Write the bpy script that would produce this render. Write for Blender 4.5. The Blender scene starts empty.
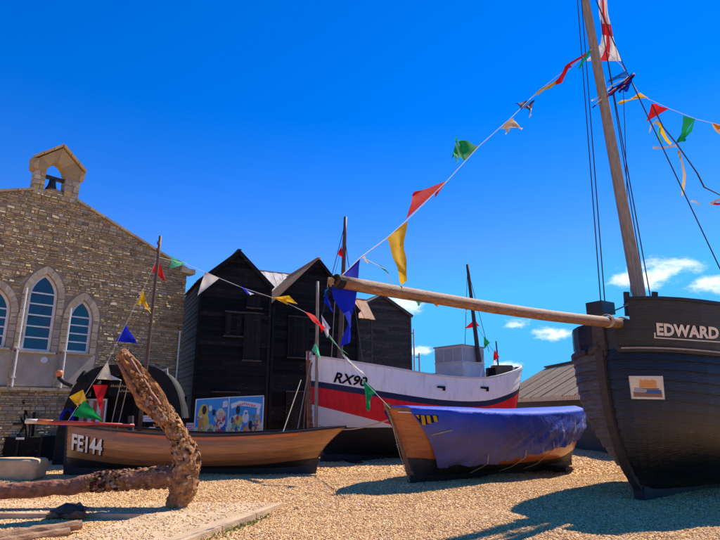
import bpy, bmesh, math, random
from mathutils import Vector, noise, Matrix
from mathutils.bvhtree import BVHTree
V = Vector
R = math.radians
rnd = random.Random(7)
sc = bpy.context.scene
C = sc.collection

# ------------------------------------------------------------------ camera
FPX, HOR, CAMH = 545.0, 410.0, 1.5          # focal length and horizon row in photo pixels, eye height
PITCH = math.atan((HOR - 270) / FPX)
cam = bpy.data.cameras.new('camera'); cam.sensor_width = 36; cam.lens = FPX / 720 * 36
cam.clip_end = 3000
camo = bpy.data.objects.new('camera', cam); C.objects.link(camo)
camo.location = (0, 0, CAMH); camo.rotation_euler = (math.pi/2 + PITCH, 0, 0)
sc.camera = camo
# ------------------------------------------------------------------ sun, sky, exposure
SUN_H = V((.76, .65, 0)).normalized(); SUN_EL = R(51)
SUN = (SUN_H * math.cos(SUN_EL) + V((0, 0, math.sin(SUN_EL)))).normalized()
sl = bpy.data.lights.new('sun', 'SUN'); sl.energy = 4.5; sl.angle = R(.5); sl.color = (1, .92, .79)
slo = bpy.data.objects.new('sun', sl); C.objects.link(slo)
slo.rotation_euler = (-SUN).to_track_quat('-Z', 'Y').to_euler()
slo.location = SUN * 60
sc.view_settings.view_transform = 'Standard'; sc.view_settings.look = 'None'
sc.view_settings.exposure = 0.62; sc.view_settings.gamma = 1
sc.view_settings.use_curve_mapping = False

def ray(px, py):
    u = (px - 360) / FPX; v = (270 - py) / FPX
    return V((u, math.cos(PITCH) - v*math.sin(PITCH), math.sin(PITCH) + v*math.cos(PITCH)))
def P(px, py, Y):
    d = ray(px, py); s = Y / d.y
    return V((d.x*s, Y, CAMH + d.z*s))
def G(px, py, z=0.0):
    d = ray(px, py); s = (z - CAMH) / d.z
    return V((d.x*s, d.y*s, z))

def proj(q):
    q = V(q) - V((0,0,CAMH)); c_, s_ = math.cos(PITCH), math.sin(PITCH)
    d = q.y*c_ + q.z*s_; u = q.z*c_ - q.y*s_
    return 360 + FPX*q.x/d, 270 - FPX*u/d

w = bpy.data.worlds.new('World'); sc.world = w; w.use_nodes = True
nt = w.node_tree; N = nt.nodes; Lk = nt.links
for n in list(N): N.remove(n)
out = N.new('ShaderNodeOutputWorld'); bg = N.new('ShaderNodeBackground')
sky = N.new('ShaderNodeTexSky'); sky.sky_type = 'NISHITA'; sky.sun_disc = False
sky.sun_elevation = SUN_EL; sky.sun_rotation = math.atan2(SUN_H.x, SUN_H.y)
sky.air_density = 1.0; sky.dust_density = 0.0; sky.ozone_density = 2.0; sky.altitude = 0
bg.inputs['Strength'].default_value = 0.122
hs = N.new('ShaderNodeHueSaturation'); hs.inputs['Saturation'].default_value = 1.45
tint = N.new('ShaderNodeVectorMath'); tint.operation = 'MULTIPLY'; tint.inputs[1].default_value = (1.0, .87, 1.05)
Lk.new(sky.outputs[0], tint.inputs[0]); Lk.new(tint.outputs[0], hs.inputs['Color'])
tc = N.new('ShaderNodeTexCoord'); sx = N.new('ShaderNodeSeparateXYZ'); Lk.new(tc.outputs['Generated'], sx.inputs[0])
def wm(op, a, b=None, c=None):
    m = N.new('ShaderNodeMath'); m.operation = op
    for i, q in enumerate((a, b, c)):
        if q is None: continue
        if isinstance(q, (int, float)): m.inputs[i].default_value = q
        else: Lk.new(q, m.inputs[i])
    return m.outputs[0]
az = wm('ARCTAN2', sx.outputs[0], sx.outputs[1]); el = wm('ARCSINE', sx.outputs[2])
# small fair-weather clouds low over the horizon all the way round
blobs = []
for px, py, rw, rh in [(648,274,34,13),(672,268,26,10),(626,277,20,7),(716,284,22,8),(405,306,26,9),(388,300,18,8),(516,323,13,6),
                       (551,334,22,7),(694,312,34,7),(505,366,20,6),(420,350,16,5)]:
    d = ray(px, py).normalized()
    blobs.append((math.atan2(d.x, d.y), math.asin(d.z), rw/FPX*1.02, rh/FPX*1.1))
for i in range(13):
    blobs.append((.75 + i*.36 + rnd.uniform(-.1, .1), rnd.uniform(.07, .26), rnd.uniform(.04, .09), rnd.uniform(.012, .028)))
acc = None
for a, e, ra, re in blobs:
    dx = wm('DIVIDE', wm('SUBTRACT', az, a if a < math.pi else a - 2*math.pi), ra); dy = wm('DIVIDE', wm('SUBTRACT', el, e), re)
    q = wm('SUBTRACT', 1.0, wm('SQRT', wm('ADD', wm('MULTIPLY', dx, dx), wm('MULTIPLY', dy, dy))))
    acc = q if acc is None else wm('SMOOTH_MAX', acc, q, .12)
cn = N.new('ShaderNodeTexNoise'); cn.inputs['Scale'].default_value = 26; cn.inputs['Detail'].default_value = 8; cn.inputs['Roughness'].default_value = .62
mp = N.new('ShaderNodeMapping'); mp.inputs['Scale'].default_value = (1, 1, 2.0); Lk.new(tc.outputs['Generated'], mp.inputs[0]); Lk.new(mp.outputs[0], cn.inputs['Vector'])
val = wm('ADD', wm('MINIMUM', acc, .55), wm('MULTIPLY', wm('SUBTRACT', cn.outputs['Fac'], .5), 2.3))
rmp = N.new('ShaderNodeMapRange'); rmp.interpolation_type = 'SMOOTHSTEP'
Lk.new(val, rmp.inputs['Value']); rmp.inputs['From Min'].default_value = .02; rmp.inputs['From Max'].default_value = 1.0
rmp.inputs['To Max'].default_value = .88
lim = N.new('ShaderNodeVectorMath'); lim.operation = 'MINIMUM'; lim.inputs[1].default_value = (.5, 2.9, 6.0); Lk.new(hs.outputs[0], lim.inputs[0])
mx = N.new('ShaderNodeMixRGB'); Lk.new(rmp.outputs[0], mx.inputs[0]); Lk.new(lim.outputs[0], mx.inputs[1]); mx.inputs[2].default_value = (7.2, 7.4, 7.6, 1)
Lk.new(mx.outputs[0], bg.inputs['Color']); Lk.new(bg.outputs[0], out.inputs[0])

# ------------------------------------------------------------------ materials
MATS = {}
def mat(name, c1, c2=None, rough=.7, scale=6, stretch=(1,1,1), bump=.0, bscale=30, metal=0, rand=.0, spec=.5, detail=6, c3=None, c3at=.68, coat=0, bstretch=None, thresh=(.35, .65), trans=0):
    m = bpy.data.materials.new(name); m.use_nodes = True; t = m.node_tree; n = t.nodes; l = t.links
    b = n['Principled BSDF']; b.inputs['Roughness'].default_value = rough; b.inputs['Metallic'].default_value = metal
    b.inputs['Specular IOR Level'].default_value = spec; b.inputs['Coat Weight'].default_value = coat
    co = n.new('ShaderNodeTexCoord'); mpn = n.new('ShaderNodeMapping'); l.new(co.outputs['Object'], mpn.inputs[0]); mpn.inputs['Scale'].default_value = stretch
    oi = n.new('ShaderNodeObjectInfo')
    ad = n.new('ShaderNodeVectorMath'); ad.operation = 'MULTIPLY_ADD'; l.new(oi.outputs['Random'], ad.inputs[0]); ad.inputs[1].default_value = (17, 31, 23); l.new(mpn.outputs[0], ad.inputs[2])
    nz = n.new('ShaderNodeTexNoise'); nz.inputs['Scale'].default_value = scale; nz.inputs['Detail'].default_value = detail; nz.inputs['Roughness'].default_value = .62
    l.new(ad.outputs[0], nz.inputs['Vector'])
    r = n.new('ShaderNodeValToRGB'); l.new(nz.outputs['Fac'], r.inputs[0])
    c2 = c2 or c1
    e = r.color_ramp.elements; e[0].position = thresh[0]; e[0].color = (*c1, 1); e[1].position = thresh[1]; e[1].color = (*c2, 1)
    if c3:
        q = e.new(c3at); q.color = (*c3, 1)
        if c3at < thresh[1]: pass
    last = r.outputs[0]
    if rand:
        mr = n.new('ShaderNodeMapRange'); l.new(oi.outputs['Random'], mr.inputs[0]); mr.inputs['To Min'].default_value = 1 - rand; mr.inputs['To Max'].default_value = 1 + rand
        vm = n.new('ShaderNodeVectorMath'); vm.operation = 'SCALE'; l.new(last, vm.inputs[0]); l.new(mr.outputs[0], vm.inputs['Scale']); last = vm.outputs[0]
    l.new(last, b.inputs['Base Color'])
    if bump:
        n2 = n.new('ShaderNodeTexNoise'); n2.inputs['Scale'].default_value = bscale; n2.inputs['Detail'].default_value = 5
        if bstretch:
            m2 = n.new('ShaderNodeMapping'); l.new(co.outputs['Object'], m2.inputs[0]); m2.inputs['Scale'].default_value = bstretch; l.new(m2.outputs[0], n2.inputs['Vector'])
        else: l.new(ad.outputs[0], n2.inputs['Vector'])
        bp = n.new('ShaderNodeBump'); bp.inputs['Strength'].default_value = bump; bp.inputs['Distance'].default_value = .02
        l.new(n2.outputs['Fac'], bp.inputs['Height']); l.new(bp.outputs[0], b.inputs['Normal'])
    if trans:
        tr = n.new('ShaderNodeBsdfTranslucent'); l.new(last, tr.inputs['Color']); ms = n.new('ShaderNodeMixShader'); ms.inputs[0].default_value = trans
        l.new(b.outputs[0], ms.inputs[1]); l.new(tr.outputs[0], ms.inputs[2]); l.new(ms.outputs[0], n['Material Output'].inputs[0])
    MATS[name] = m
    return m

mat('mortar', (.24,.19,.13), (.34,.27,.19), .95, 3, bump=.4)
mat('dressed', (.42,.34,.23), (.3,.24,.16), .9, 5, bump=.35, rand=.18)
mat('lichen', (.46,.29,.09), (.33,.25,.14), .9, 7, bump=.4, rand=.2)
mat('plaster', (.42,.36,.26), (.32,.27,.19), .9, 2.5, bump=.15)
mat('white_paint', (.74,.74,.72), (.6,.6,.57), .5, 4, rand=.05)
mat('iron_black', (.006,.006,.0065), (.014,.013,.012), .7, 8, bump=.3, spec=.2)
mat('tar', (.004,.0038,.004), (.013,.0115,.011), .6, 6, (1,1,6), bump=.7, bscale=40, rand=.8, spec=.16, c3=(.12,.1,.08), c3at=.67, detail=9)
mat('tar_grey', (.016,.015,.014), (.065,.057,.05), .7, 7, (1,1,5), bump=.5, bscale=40, rand=.5, spec=.35, c3=(.26,.22,.18), c3at=.67, detail=9)
mat('roof_wood', (.52,.22,.07), (.66,.33,.12), .85, 5, (1,1,1), bump=.4, rand=.25)
mat('roof_white', (.62,.58,.52), (.42,.25,.14), .8, 2.2, bump=.2, rand=.15, thresh=(.45,.7))
mat('roof_red', (.46,.24,.14), (.58,.34,.21), .85, 4, bump=.3, rand=.2)
mat('roof_grey', (.36,.32,.26), (.27,.235,.19), .85, 4, bump=.3, rand=.2)
mat('edward', (.0025,.0022,.0026), (.011,.0075,.006), .34, 4, (1,1,8), bump=.35, bscale=6, rand=.6, spec=.5, c3=(.075,.038,.02), c3at=.68, detail=9, bstretch=(2,2,16))
mat('edward_lit', (.05,.045,.042), (.12,.108,.1), .6, 5, (1,1,6), bump=.5, rand=.3)  # starboard copy of the hull black, sunlight put into its colour
mat('stem_wood', (.022,.016,.012), (.06,.038,.024), .55, 5, (1,1,3), bump=.6, rand=.25)
mat('spar', (.15,.062,.026), (.31,.155,.072), .62, 6, (1.5,1.5,10), bump=.5, bscale=25, c3=(.5,.38,.27), c3at=.75)
mat('mast_grey', (.22,.17,.115), (.36,.295,.21), .7, 7, (4,4,.5), bump=.55, bscale=26, bstretch=(5,5,.6), c3=(.12,.085,.055), c3at=.8)
mat('mast_dark', (.06,.03,.02), (.12,.06,.035), .6, 7, (3,3,.4), bump=.3)
mat('cream', (.72,.62,.48), (.6,.5,.38), .6, 6)
mat('letter_white', (.8,.8,.78), (.66,.66,.62), .5, 9)
mat('letter_black', (.006,.006,.007), (.011,.01,.01), .8, spec=.15)
mat('varnish', (.34,.125,.035), (.2,.07,.022), .35, 4, (.7,1,7), bump=.2, rand=.16, coat=.25, c3=(.15,.055,.02), c3at=.8)
mat('varnish_red', (.40,.105,.03), (.27,.065,.018), .3, 4, (.7,1,7), bump=.2, rand=.1, coat=.3)
mat('orange_strake', (.62,.17,.03), (.5,.12,.025), .4, 6, (.7,1,5), bump=.12)
mat('bottom_black', (.010,.010,.011), (.028,.025,.022), .6, 5, bump=.4, rand=.2)
mat('brown_hull', (.38,.17,.06), (.24,.1,.038), .38, 4, (.5,1,8), bump=.3, rand=.25, c3=(.44,.22,.09), c3at=.75, coat=.2)
mat('rust', (.15,.06,.022), (.46,.21,.07), .9, 10, bump=1.0, bscale=26, c3=(.66,.5,.33), c3at=.66, detail=9, thresh=(.36,.6))
mat('rust_orange', (.2,.07,.02), (.48,.2,.045), .9, 12, bump=1.0, bscale=34, c3=(.56,.36,.17), c3at=.68, detail=9, thresh=(.34,.58))
mat('rust_dark', (.03,.012,.006), (.07,.026,.01), .95, 12, bump=.8, spec=.1)
mat('rust_pale', (.42,.30,.21), (.2,.08,.035), .9, 13, bump=.8, bscale=34, detail=8)
mat('rust_smooth', (.15,.05,.02), (.33,.13,.06), .7, 7, bump=.7, bscale=22, c3=(.36,.18,.09), c3at=.74, detail=8)
mat('driftwood', (.33,.16,.075), (.45,.27,.15), .8, 5, (1,6,6), bump=.8, bscale=18, bstretch=(1,8,8), c3=(.16,.07,.035), c3at=.74)
mat('concrete', (.62,.43,.25), (.42,.28,.16), .9, 2.4, bump=.5, bscale=50, detail=9)
mat('sandstone', (.66,.44,.22), (.5,.32,.15), .9, 4, bump=.6, bscale=14)
mat('rope', (.42,.34,.24), (.3,.24,.17), .9, 40)
mat('rope_dark', (.03,.028,.03), (.05,.045,.045), .8, 30)
mat('cord', (.62,.6,.55), None, .9)
mat('red_paint', (.58,.045,.022), (.42,.05,.03), .45, 7, bump=.1)
mat('red_white', (.62,.06,.03), (.75,.6,.5), .5, 5, thresh=(.48,.52))
mat('grey_panel', (.36,.34,.33), (.42,.4,.385), .6, 4)
mat('off_white', (.66,.64,.62), (.56,.54,.52), .55, 4, rand=.04)
mat('bronze', (.05,.04,.035), (.09,.07,.05), .4, 8, metal=.6)
mat('tin_roof', (.46,.33,.2), (.36,.25,.15), .8, 3.5, (1,1,1), bump=.2, rand=.1)
mat('shed_dark', (.02,.022,.026), (.035,.035,.04), .7, 3)
mat('paper', (.75,.7,.66), (.68,.6,.58), .8, 12)
mat('paper_pink', (.74,.62,.6), (.66,.5,.5), .8, 12)
mat('gold', (.5,.36,.12), (.36,.24,.08), .5, 12)
mat('orange_float', (.68,.2,.06), (.55,.14,.04), .4, 8)
mat('barrel', (.35,.33,.3), None, .6)
for nm, c in dict(red=(.74,.018,.02), green=(.012,.36,.085), light_green=(.12,.66,.32), yellow=(.83,.48,.02), blue=(.008,.025,.47), white=(.78,.74,.66),
                  cream=(.8,.7,.5), navy=(.008,.012,.13), tan=(.72,.5,.24), orange=(.8,.26,.03), sky=(.02,.2,.6)).items():
    mat('cloth_'+nm, c, tuple(x*.85 for x in c), .8, 10, bump=.08, bscale=200, trans=.42, spec=.2)
for nm, c in dict(blue=(.03,.3,.62), sand=(.7,.6,.36), yellow=(.78,.5,.05), orange=(.72,.27,.06), black=(.008,.008,.008), red=(.55,.05,.06), skin=(.7,.42,.26),
                  white=(.75,.74,.7), green=(.2,.38,.2), pale=(.66,.72,.5), brown=(.25,.12,.06), dkblue=(.02,.09,.3)).items():
    mat('print_'+nm, c, tuple(x*.9 for x in c), .55, 12)
# glass
gm = mat('glass', (.006,.02,.055), (.008,.026,.07), .06, 1.2, bump=.06, bscale=1.2); gm.node_tree.nodes['Principled BSDF'].inputs['IOR'].default_value = 1.75
gm.node_tree.nodes['Principled BSDF'].inputs['Specular IOR Level'].default_value = .4
# tarp
tm = mat('tarp', (.018,.1,.78), (.014,.07,.62), .62, 3, bump=.8, bscale=16, trans=.25)

# ------------------------------------------------------------------ builders
class MB:
    def __init__(s): s.v = []; s.f = []; s.mi = []
    def add(s, vs, fs, mi=0):
        o = len(s.v); s.v += [V(q) for q in vs]; s.f += [tuple(i+o for i in f) for f in fs]; s.mi += [mi]*len(fs); return s
    def hexa(s, a, mi=0):   # 8 corners: bottom ring 0-3, top ring 4-7
        return s.add(a, [(3,2,1,0),(4,5,6,7),(0,1,5,4),(1,2,6,5),(2,3,7,6),(3,0,4,7)], mi)
    def box(s, c, ex, ey, ez, mi=0):
        c, ex, ey, ez = V(c), V(ex), V(ey), V(ez)
        return s.hexa([c-ex-ey-ez, c+ex-ey-ez, c+ex+ey-ez, c-ex+ey-ez, c-ex-ey+ez, c+ex-ey+ez, c+ex+ey+ez, c-ex+ey+ez], mi)
    def beam(s, p, q, wd, ht, up=(0,0,1), mi=0):
        p, q = V(p), V(q); d = (q-p); ln = d.length; d.normalize(); up = V(up)
        sd = d.cross(up)
        if sd.length < 1e-4: sd = d.cross(V((1,0,0)))
        sd.normalize(); u2 = sd.cross(d)
        return s.box((p+q)/2, d*ln/2, sd*wd/2, u2*ht/2, mi)
    def tube(s, pts, rad, n=8, caps=True, mi=0, jit=0, seed=0, jsc=4):
        pts = [V(p) for p in pts]
        if not isinstance(rad, (list, tuple)): rad = [rad]*len(pts)
        o = len(s.v); ref = None
        for i, p in enumerate(pts):
            d = (pts[min(i+1, len(pts)-1)] - pts[max(i-1, 0)]).normalized()
            if ref is None: ref = d.cross(V((0,0,1)) if abs(d.z) < .9 else V((1,0,0))).normalized()
            ref = (ref - d*ref.dot(d)).normalized(); b = d.cross(ref)
            for k in range(n):
                a = 2*math.pi*k/n; e = ref*math.cos(a) + b*math.sin(a); r = rad[i]
                q = p + e*r
                if jit:
                    nv = noise.noise(q*jsc + V((seed, 0, 0))) + .6*noise.noise(q*jsc*2.7 + V((0, seed, 0)))
                    q = q + e*r*jit*nv
                s.v.append(q)
        m = len(pts)
        for i in range(m-1):
            for k in range(n):
                s.f.append((o+i*n+k, o+i*n+(k+1)%n, o+(i+1)*n+(k+1)%n, o+(i+1)*n+k)); s.mi.append(mi)
        if caps:
            s.f.append(tuple(o+k for k in range(n))[::-1]); s.f.append(tuple(o+(m-1)*n+k for k in range(n))); s.mi += [mi, mi]
        return s
    def lathe(s, c, prof, n=14, axis=(0,0,1), mi=0):
        c = V(c); ax = V(axis).normalized(); e1 = ax.orthogonal().normalized(); e2 = ax.cross(e1); o = len(s.v)
        for r, h in prof:
            for k in range(n):
                a = 2*math.pi*k/n; s.v.append(c + ax*h + (e1*math.cos(a) + e2*math.sin(a))*r)
        for i in range(len(prof)-1):
            for k in range(n):
                s.f.append((o+i*n+k, o+i*n+(k+1)%n, o+(i+1)*n+(k+1)%n, o+(i+1)*n+k)); s.mi.append(mi)
        s.f.append(tuple(o+k for k in range(n))[::-1]); s.f.append(tuple(o+(len(prof)-1)*n+k for k in range(n))); s.mi += [mi, mi]
        return s
    def prism(s, poly, off, mi=0):   # polygon (3d points) extruded by vector off
        n = len(poly); off = V(off); vs = [V(p) for p in poly] + [V(p)+off for p in poly]
        return s.add(vs, [tuple(range(n))[::-1], tuple(range(n, 2*n))] + [(i, (i+1)%n, n+(i+1)%n, n+i) for i in range(n)], mi)
    def grid(s, rows, mi=0, closed=False):
        o = len(s.v); m = len(rows[0])
        for r in rows: s.v += [V(q) for q in r]
        for i in range(len(rows)-1):
            for k in range(m if closed else m-1):
                s.f.append((o+i*m+k, o+i*m+(k+1)%m, o+(i+1)*m+(k+1)%m, o+(i+1)*m+k)); s.mi.append(mi)
        return s

ROOT = {}
def thing(name, label, cat, loc=(0,0,0), group=None):
    o = bpy.data.objects.new(name, None); C.objects.link(o); o.location = V(loc); o.empty_display_size = .3
    o['label'] = label; o['category'] = cat
    if group: o['group'] = group
    ROOT[o.name] = V(loc); return o
def obj(name, mb, material, parent=None, smooth=False, kind=None, label=None, loc=None, recalc=True):
    org = ROOT[parent.name] if parent is not None else V(loc or (0,0,0))
    me = bpy.data.meshes.new(name); me.from_pydata([tuple(q-org) for q in mb.v], [], mb.f)
    for m_ in (material if isinstance(material, (list, tuple)) else [material]):
        me.materials.append(MATS[m_] if isinstance(m_, str) else m_)
    if any(mb.mi): me.polygons.foreach_set('material_index', mb.mi)
    if recalc:
        bm = bmesh.new(); bm.from_mesh(me); bmesh.ops.recalc_face_normals(bm, faces=bm.faces); bm.to_mesh(me); bm.free()
    if smooth: me.polygons.foreach_set('use_smooth', [True]*len(me.polygons))
    me.update()
    o = bpy.data.objects.new(name, me); C.objects.link(o)
    if parent is not None: o.parent = parent; ROOT[o.name] = org
    else: o.location = org; ROOT[o.name] = org
    if kind: o['kind'] = kind
    if label: o['label'] = label
    return o
def tag(o, label, cat, group=None):
    o['label'] = label; o['category'] = cat
    if group: o['group'] = group
    return o
def sag(p, q, s=.05, n=10):
    p, q = V(p), V(q); return [p.lerp(q, i/n) - V((0,0,s*4*(i/n)*(1-i/n))) for i in range(n+1)]
def lerp(a, b, t): return a + (b-a)*t
def sstep(x): x = max(0, min(1, x)); return x*x*(3-2*x)
def interp(tab, x):
    if x <= tab[0][0]: return tab[0][1]
    for (a, fa), (b, fb) in zip(tab, tab[1:]):
        if x <= b: return lerp(fa, fb, (x-a)/(b-a))
    return tab[-1][1]
def sinterp(tab, x):
    # smooth (catmull-rom) interpolation of a table
    n = len(tab)
    if x <= tab[0][0]: return tab[0][1]
    if x >= tab[-1][0]: return tab[-1][1]
    for i in range(n-1):
        x0, y0 = tab[i]; x1, y1 = tab[i+1]
        if x <= x1:
            h = x1-x0; t = (x-x0)/h
            m0 = (y1-tab[i-1][1])/(x1-tab[i-1][0]) if i > 0 else (y1-y0)/h
            m1 = (tab[i+2][1]-y0)/(tab[i+2][0]-x0) if i+2 < n else (y1-y0)/h
            return (2*t**3-3*t*t+1)*y0 + (t**3-2*t*t+t)*h*m0 + (-2*t**3+3*t*t)*y1 + (t**3-t*t)*h*m1
def text_mesh(body, bold=.02, shear=0, space=1.0):
    cu = bpy.data.curves.new('lettering', 'FONT'); cu.body = body; cu.size = 1; cu.offset = bold; cu.shear = shear; cu.space_character = space; cu.resolution_u = 3
    o = bpy.data.objects.new('lettering', cu); C.objects.link(o); dg = bpy.context.evaluated_depsgraph_get(); dg.update()
    me = bpy.data.meshes.new_from_object(o.evaluated_get(dg)); bpy.data.objects.remove(o); bpy.data.curves.remove(cu)
    bm = bmesh.new(); bm.from_mesh(me); bmesh.ops.triangulate(bm, faces=bm.faces)
    for _ in range(2): bmesh.ops.subdivide_edges(bm, edges=[e for e in bm.edges if e.calc_length() > .12], cuts=1)
    bmesh.ops.triangulate(bm, faces=bm.faces)
    vs = [v.co.copy() for v in bm.verts]; bm.verts.index_update(); fs = [tuple(v.index for v in f.verts) for f in bm.faces]; bm.free(); bpy.data.meshes.remove(me)
    x0 = min(q.x for q in vs); x1 = max(q.x for q in vs); y0 = min(q.y for q in vs); y1 = max(q.y for q in vs)
    return [((q.x-x0)/(x1-x0), (q.y-y0)/(y1-y0)) for q in vs], fs
def text_on(name, body, quad, bvh, material, parent, off=.012, **k):
    # quad: pixel corners bl, br, tr, tl; the lettering is cast on to the surface it is painted on
    uv, fs = text_mesh(body, **k); mb = MB(); vs = []
    o = V((0,0,CAMH))
    for u, v in uv:
        px = lerp(lerp(quad[0][0], quad[1][0], u), lerp(quad[3][0], quad[2][0], u), v)
        py = lerp(lerp(quad[0][1], quad[1][1], u), lerp(quad[3][1], quad[2][1], u), v)
        d = ray(px, py).normalized(); h = bvh.ray_cast(o, d)
        vs.append(h[0] + (h[1] if h[1].dot(d) < 0 else -h[1])*off if h[0] else o + d*10)
    mb.add(vs, fs); return obj(name, mb, material, parent, recalc=False)
def cast(px, py, bvh, off=.01):
    o = V((0,0,CAMH)); d = ray(px, py).normalized(); h = bvh.ray_cast(o, d)
    return h[0] + (h[1] if h[1].dot(d) < 0 else -h[1])*off if h[0] else o + d*10
# ------------------------------------------------------------------ ground
def gz(x, y):
    k = max(0, 1 - max(abs(x)-14, 0)/20) * max(0, 1 - max(y-30, 0)/20) * max(0, 1 - max(-y-4, 0)/20)
    return k*(.06*noise.noise(V((x*.55, y*.55, 3))) + .035*noise.noise(V((x*1.7, y*1.7, 9))))
def axis_vals(lo, hi, step, far):
    a = [lo + i*step for i in range(int((hi-lo)/step)+1)]
    d = step
    q = hi
    while q < far: d *= 1.6; q += d; a.append(q)
    d = step; q = lo; pre = []
    while q > -far: d *= 1.6; q -= d; pre.append(q)
    return pre[::-1] + a
gx, gy = axis_vals(-13, 13, .22, 900), axis_vals(2, 26, .22, 900)
mb = MB(); mb.grid([[V((x, y, gz(x, y))) for x in gx] for y in gy])
gmat = mat('gravel', (.58,.33,.125), (.78,.48,.215), .95, 60, bump=1.0, bscale=55, c3=(.36,.22,.1), c3at=.72, detail=4)
gr = obj('ground', mb, 'gravel', smooth=True, kind='structure'); gr['label'] = 'golden shingle ground of the yard'

# loose shingle over the near ground
pm = mat('pebble', (.52,.34,.17), (.72,.52,.29), .8, 9, rand=.0)
t = pm.node_tree; b = t.nodes['Principled BSDF']; oi = t.nodes.new('ShaderNodeObjectInfo'); cr = t.nodes.new('ShaderNodeValToRGB')
t.links.new(oi.outputs['Random'], cr.inputs[0]); t.links.new(cr.outputs[0], b.inputs['Base Color'])
cr.color_ramp.interpolation = 'CONSTANT'
cols = [(0,(.75,.46,.19)),(.2,(.65,.385,.15)),(.42,(.83,.55,.255)),(.58,(.53,.29,.105)),(.7,(.71,.425,.155)),(.86,(.32,.19,.095)),(.9,(.88,.66,.38)),(.97,(.4,.29,.21))]
e = cr.color_ramp.elements; e[0].position = 0; e[0].color = (*cols[0][1],1); e[1].position = cols[1][0]; e[1].color = (*cols[1][1],1)
for p_, c_ in cols[2:]: q = e.new(p_); q.color = (*c_,1)
def scatter(name, polys, dens, smin, smax, label, seed):
    mb = MB()
    for rows in polys: mb.grid(rows)
    o = obj(name, mb, 'pebble', kind='stuff'); o['label'] = label
    ng = bpy.data.node_groups.new(name, 'GeometryNodeTree')
    ng.interface.new_socket('Geometry', in_out='INPUT', socket_type='NodeSocketGeometry'); ng.interface.new_socket('Geometry', in_out='OUTPUT', socket_type='NodeSocketGeometry')
    n = ng.nodes; l = ng.links; gi = n.new('NodeGroupInput'); go = n.new('NodeGroupOutput')
    dp = n.new('GeometryNodeDistributePointsOnFaces'); dp.inputs['Density'].default_value = dens; dp.inputs['Seed'].default_value = seed
    ic = n.new('GeometryNodeMeshIcoSphere'); ic.inputs['Subdivisions'].default_value = 2; ic.inputs['Radius'].default_value = 1
    sp = n.new('GeometryNodeSetPosition'); nn = n.new('ShaderNodeTexNoise'); nn.inputs['Scale'].default_value = 1.1
    sb = n.new('ShaderNodeVectorMath'); sb.operation = 'SUBTRACT'; sb.inputs[1].default_value = (.5,.5,.5); l.new(nn.outputs['Color'], sb.inputs[0])
    scv = n.new('ShaderNodeVectorMath'); scv.operation = 'SCALE'; scv.inputs['Scale'].default_value = 1.1; l.new(sb.outputs[0], scv.inputs[0])
    l.new(ic.outputs[0], sp.inputs[0]); l.new(scv.outputs[0], sp.inputs['Offset'])
    ip = n.new('GeometryNodeInstanceOnPoints'); l.new(gi.outputs[0], dp.inputs[0]); l.new(dp.outputs['Points'], ip.inputs['Points']); 
    smn = n.new('GeometryNodeSetMaterial'); smn.inputs['Material'].default_value = pm; l.new(sp.outputs[0], smn.inputs[0]); l.new(smn.outputs[0], ip.inputs['Instance'])
    rs = n.new('FunctionNodeRandomValue'); rs.data_type = 'FLOAT_VECTOR'; rs.inputs[0].default_value = (smin*.7, smin*.6, smin*.45); rs.inputs[1].default_value = (smax*1.25, smax*.9, smax*.65)
    l.new(rs.outputs[0], ip.inputs['Scale'])
    rr = n.new('FunctionNodeRandomValue'); rr.data_type = 'FLOAT_VECTOR'; rr.inputs[0].default_value = (-.5,-.5,0); rr.inputs[1].default_value = (.5,.5,6.28); l.new(rr.outputs[0], ip.inputs['Rotation'])
    l.new(ip.outputs[0], go.inputs[0])
    md = o.modifiers.new('scatter', 'NODES'); md.node_group = ng
    return o
def patch(x0, x1, y0, y1, step=.22, up=.006):
    nx = max(1, int((x1-x0)/step)); ny = max(1, int((y1-y0)/step))
    return [[V((lerp(x0,x1,i/nx), lerp(y0,y1,j/ny), gz(lerp(x0,x1,i/nx), lerp(y0,y1,j/ny))+up)) for i in range(nx+1)] for j in range(ny+1)]
scatter('shingle', [patch(-5.2, 5.6, 5.0, 9)], 2100, .007, .018, 'loose golden shingle pebbles across the near ground', 1)
scatter('shingle', [patch(-8, 8, 9, 14)], 900, .009, .022, 'loose golden shingle pebbles between the boats', 2)
scatter('shingle', [patch(-8, 10, 14, 20)], 160, .014, .032, 'loose golden shingle pebbles in the far part of the yard', 3)

# concrete path slab, its edge running towards the viewer
k0 = G(279, 503, .07); k1 = G(178, 541, .07); dirk = (k1-k0).normalized(); kf = G(-60, 494, .07)
th = thing('concrete_path', 'pale concrete path slab sunk in the shingle, its edge beside the anchor', 'path', (k0.x, k0.y, 0))
mb = MB()
far_w = V((-6.8, k0.y+.25, .07)); near = k1 + dirk*2
poly = [k0, near, V((near.x-1.15, near.y+.1, .07)), V((k0.x-1.75, k0.y-.95, .07)), V((-6.8, k0.y-.85, .07)), far_w]
nrm_in = V((-.005,0,0))
mb.prism([q - V((0,0,.2)) for q in poly], (0,0,.2)); sl_ = obj('slab', mb, 'concrete', th); 
side = V((-dirk.y, dirk.x, 0))
if side.x < 0: side = -side
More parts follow.
